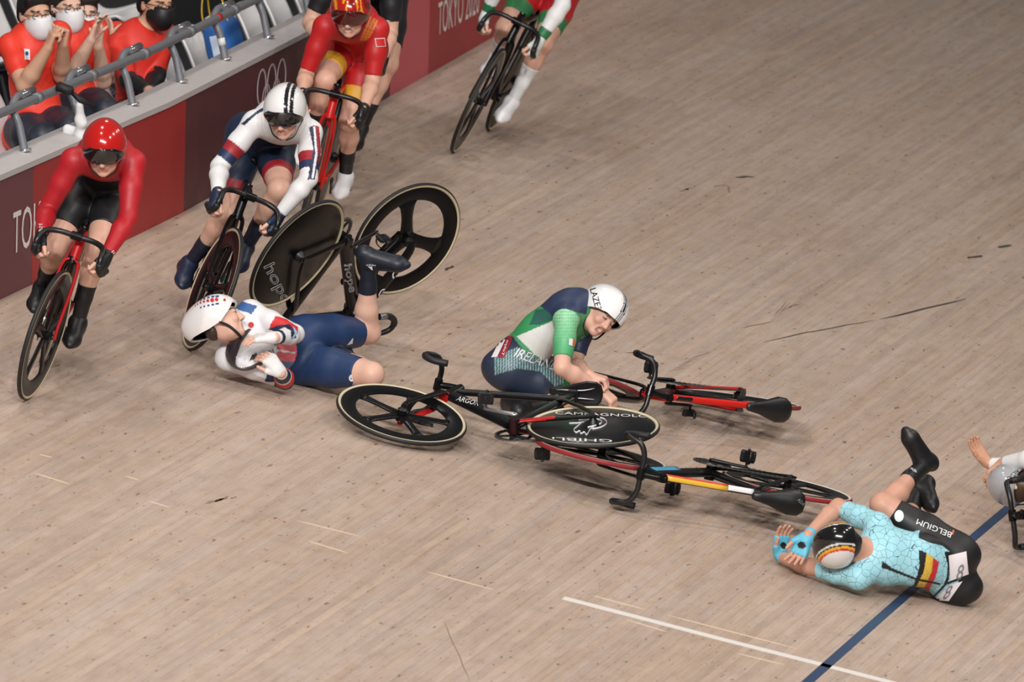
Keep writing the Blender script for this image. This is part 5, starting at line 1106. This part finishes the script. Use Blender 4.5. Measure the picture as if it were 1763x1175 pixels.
# fallen black and red bicycle
b = BK['argon']; rw = kid(b, 'rear_wheel')[0]; fr = kid(b, 'frame')[0]; T = bvh_of([rw])
decal('GHIBLI', 'lettering', (1054, 758), (-103, -4), (0, 5), None, LW, rw, tree=T); decal('CAMPAGNOLO', 'lettering', (956, 714), (160, 6), (0, -4.5), None, LW, rw, tree=T)
def wire(name, pts, w, tree, m, par):
    P = smooth_path(pts, 30); q, ok = onto(P, tree, (0, 0), (1, 0), (0, 1)); q = q[ok]
    if len(q) > 3: mesh_obj(name, *loft(q, w, .0012, 6, ref=CV(0, 1, 0)), m, par)
for pts in ([(980, 730), (1000, 729), (1014, 724), (1030, 720), (1042, 724), (1044, 731), (1034, 737), (1020, 740)], [(996, 724), (1010, 722), (1028, 723), (1036, 728), (1028, 733), (1012, 737)], [(1004, 727), (996, 734), (988, 741), (992, 746), (998, 743), (1000, 748), (1006, 745), (1010, 750), (1016, 741), (1024, 735)]): wire('bird_logo', pts, .0045, T, LW, rw)
decal('ARGON 18', 'lettering', (785, 690), (52, 14), (5, -7), [fr], LW, fr)
# fallen bicycle with the yellow and red stripes
b = BK['belg']; fr = kid(b, 'frame')[0]; sa = kid(b, 'saddle')[0]; T = bvh_of([fr])
def tube_patch(b, a, c, off, w, m, name, lift=.002):
    """a painted band along a frame tube, on the side the offset points to (bike frame)"""
    R, t = PM[b.name]; a, c = V(a), V(c); d = U(c - a); o = ortho(off, d); s_ = np.cross(d, o); n = 8
    P = a + (c - a) * np.linspace(0, 1, n)[:, None]; return mesh_obj(name, *loft(P + o * lift, w, .003, 8, ref=s_), m, kid(b, 'frame')[0], world=False)
ht, stc, hb, bb = BL['ht'] + V(-.01, 0, -.035), V(.222, 0, .78), BL['hb'], BL['bb']; tp = lambda u: ht * (1 - u) + stc * u
tube_patch(b, tp(.03), tp(.62), (0, .0, 1), .012, LY, 'yellow_stripe', .019); tube_patch(b, tp(.03), tp(.62), (0, -1, .75), .006, LRD, 'red_stripe', .0185); tube_patch(b, tp(.62), tp(.86), (0, -.3, 1), .014, LW, 'white_band', .0185)
dp = lambda u: (hb + V(-.005, 0, .03)) * (1 - u) + bb * u
tube_patch(b, dp(.02), dp(.45), (0, -1, .5), .03, LCY, 'cyan_band', .0205)
decal('BINGOAL', 'lettering', (1150, 806), (60, 6), (1, -5), [fr], LK, fr)
decal('ADAMO', 'lettering', (1364, 897), (26, -4), (0, -6), [sa], LG, sa); decal('ADAMO', 'lettering', (1372, 862), (18, 18), (4, -4), [sa], LG, sa)
# fallen red bicycle
b = BK['redc']; fr = kid(b, 'frame')[0]; tube_patch(b, tp(.12), tp(.30), (0, 0, 1), .011, mat('paint_black', (20, 20, 22), .3), 'black_band', .0185); tube_patch(b, tp(.03), tp(.035), (0, 0, 1), .012, LW, 'white_line', .0185)
# the Danish rider's sleeves and bar, the team letters of the others
e, s, h = PEO['den']; T = bvh_of([s]); decal('DEN', 'lettering', (189, 446), (17, -13), (-4, -7), None, LW, s, tree=T); decal('DEN', 'lettering', (69, 402), (-2, -16), (6, 1), None, LW, s, tree=T)
e, s, h = PEO['irl']; T = bvh_of([s]); TH_ = bvh_of([h])
decal('IRELAND', 'lettering', (884, 614), (72, 26), (10, -14), None, LW, s, tree=T)
decal('LAZER', 'lettering', (1016, 499), (11, 38), (10, -3), None, LK, h, tree=TH_)
patch('vent', [(1032, 543), (1036, 545), (1046, 558), (1040, 556)], None, LK, h, TH_, 4); patch('plus_mark', [(1014, 531), (1020, 531), (1020, 534), (1014, 534)], None, LK, h, TH_, 2); patch('plus_mark', [(1016, 527), (1018.5, 527), (1018.5, 538), (1016, 538)], None, LK, h, TH_, 2)
patch('flag_white', [(980, 583), (986, 584), (985, 596), (979, 594)], None, LW, s, T, 3); patch('flag_orange', [(986, 584), (990, 585), (988, 597), (985, 596)], None, mat('print_orange', (222, 100, 50), .5), s, T, 3)
patch('number_paper', [(866, 576), (873, 580), (856, 615), (846, 616)], None, PAP, s, T, 6); patch('number_red', [(873, 579), (884, 581), (868, 616), (857, 616)], None, mat('print_maroon', (140, 28, 44), .5), s, T, 6); decal('Tokyo', 'lettering', (862, 612), (10, -26), (5, 1), None, LW, s, tree=T)
e, s, h = PEO['bel']; T = bvh_of([s])
decal('BELGIUM', 'lettering', (1639, 918), (-59, -24), (-3, 9), None, LW, s, tree=T); patch('print_bar', [(1640, 913), (1643, 914), (1641, 922), (1638, 921)], None, mat('print_orange2', (196, 110, 60), .5), s, T, 2)
P_ = crop(1480, 830, 5.34)
for pl in (P_((815, 680), (980, 640), (1000, 850), (835, 910)), P_((835, 945), (945, 915), (820, 1095), (690, 1085))): patch('number_paper', pl, None, PAP, s, T, 10)
T2 = bvh_of([s] + kid(s, 'number_paper'))
for p0, pu, pv in (((1645, 1000), (11, -3), (5, -26)), ((1622, 1034), (12, -6), (8, -22))): decal('8', 'lettering', p0, pu, pv, None, LG, s, tree=T2)
disc('crest', 1548, 889, 8, None, LW, s, 10, tree=T)
e, s, h = PEO['china']; T = bvh_of([s]); FR = mat('flag_red', (206, 34, 34), .5)
patch('flag_edge', [(645, 66), (662, 65), (664, 80), (648, 81)], None, LW, s, T, 4); patch('flag', [(646.3, 67), (661, 66.2), (662.7, 79), (649, 79.8)], None, FR, s, T, 4, .0035); disc('star', 651, 70.5, 1.8, None, LY, s, tree=T) 
e, s, h = PEO['nz']; T = bvh_of([s]); decal('ZU', 'lettering', (659, 50), (20, 3), (3, -16), None, LW, s, tree=T)
e, s, h = PEO['white']; T = bvh_of([s]); decal('REEF', 'lettering', (392, 356), (-1, -14), (4, 0), None, LW, s, tree=T)
e, s, h = PEO['edge']; TH_ = bvh_of([h]); decal('LAZER', 'lettering', (1733, 823), (19, -15), (4, 6), None, LK, h, tree=TH_)
for k, lx, ly in (('s1', 46, 94), ('s4', 217, 101)):
    e, s = PEO[k]; T = bvh_of([s]); patch('sleeve_badge', [(lx - 5, ly - 10), (lx + 5, ly - 9), (lx + 6, ly + 9), (lx - 4, ly + 9)], None, LW, s, T, 4); disc('badge_mark', lx, ly - 2, 3.2, None, LB, s, 4, tree=T)
# logo on the raised overshoe, badge on the other legs
e = PEO['gb'][0]; fo = kid(e, 'sock') + kid(e, 'shoe'); T = bvh_of(fo); decal('adidas', 'lettering', (631, 457.5), (16, .5), (0, -3), None, LW, fo[0], tree=T)
for k in range(3): patch('logo_stripe', [(633.5 + 2.6 * k, 459), (635.5 + 2.6 * k, 459), (640.6 + .6 * k, 464 + .6 * k), (639.2 + .6 * k, 464 + .6 * k)], None, LW, fo[0], T, 2)
e = PEO['bel'][0]; fo = kid(e, 'sock'); T = bvh_of(fo); decal('VEB', 'lettering', (1566, 809), (12, 6), (-1, -5), None, LW, fo[1], tree=T)
# hair of the rider in light blue and the rider at the right edge
J = PJ['bel']; c, f, u = J['head'], U(CV(-.25, .45, .85)), CV(-.93, -.05, -.3); u = ortho(u, f); l = np.cross(u, f)
v, fc = sdf_mesh([ell(c - f * .03 - u * .015, (l, f, u), (.079, .085, .08), .01), cone(c - f * .08 - u * .04, c - f * .08 - u * .07, .03, .01, .03)], .006); mesh_obj('hair', v, fc, HAIRM, PEO['bel'][0], V(30, 24, 24))
J = PJ['edge']; c, f, u = J['head'], U(CV(.25, .25, 1)), CV(-.95, -.25, .1); u = ortho(u, f); l = np.cross(u, f)
v, fc = sdf_mesh([ell(c - f * .025 - u * .02, (l, f, u), (.082, .088, .09), .01), cone(c - f * .1 - u * .05, c - f * .09 - u * .17, .03, .02, .03)], .006); hr = mesh_obj('hair', v, fc, HAIRM, PEO['edge'][0], V(84, 62, 50))
v, fc = sdf_mesh([ell(c - f * .115 - u * .03 + l * x * .016, (l, f, u), (.014, .012, .014), .01) for x in (-1.5, 0, 1.5)], .004); mesh_obj('hair_tie', v, fc, CLOTH, PEO['edge'][0], V(206, 190, 160))
J = PJ['gb']; c, f, u = J['head'], U(CV(.86, -.40, .05)), CV(-.62, -.72, .25); u = ortho(u, f); l = np.cross(u, f)
v, fc = sdf_mesh([ell(c - f * .025 + u * .012, (l, f, u), (.078, .092, .088), .01, clip=[(c + f * .01, U(f)), (c - u * .005, -u)]), ell(c - f * .06 - u * .03, (l, f, u), (.06, .04, .05), .02)], .006); mesh_obj('hair', v, fc, HAIRM, PEO['gb'][0], V(58, 42, 34))
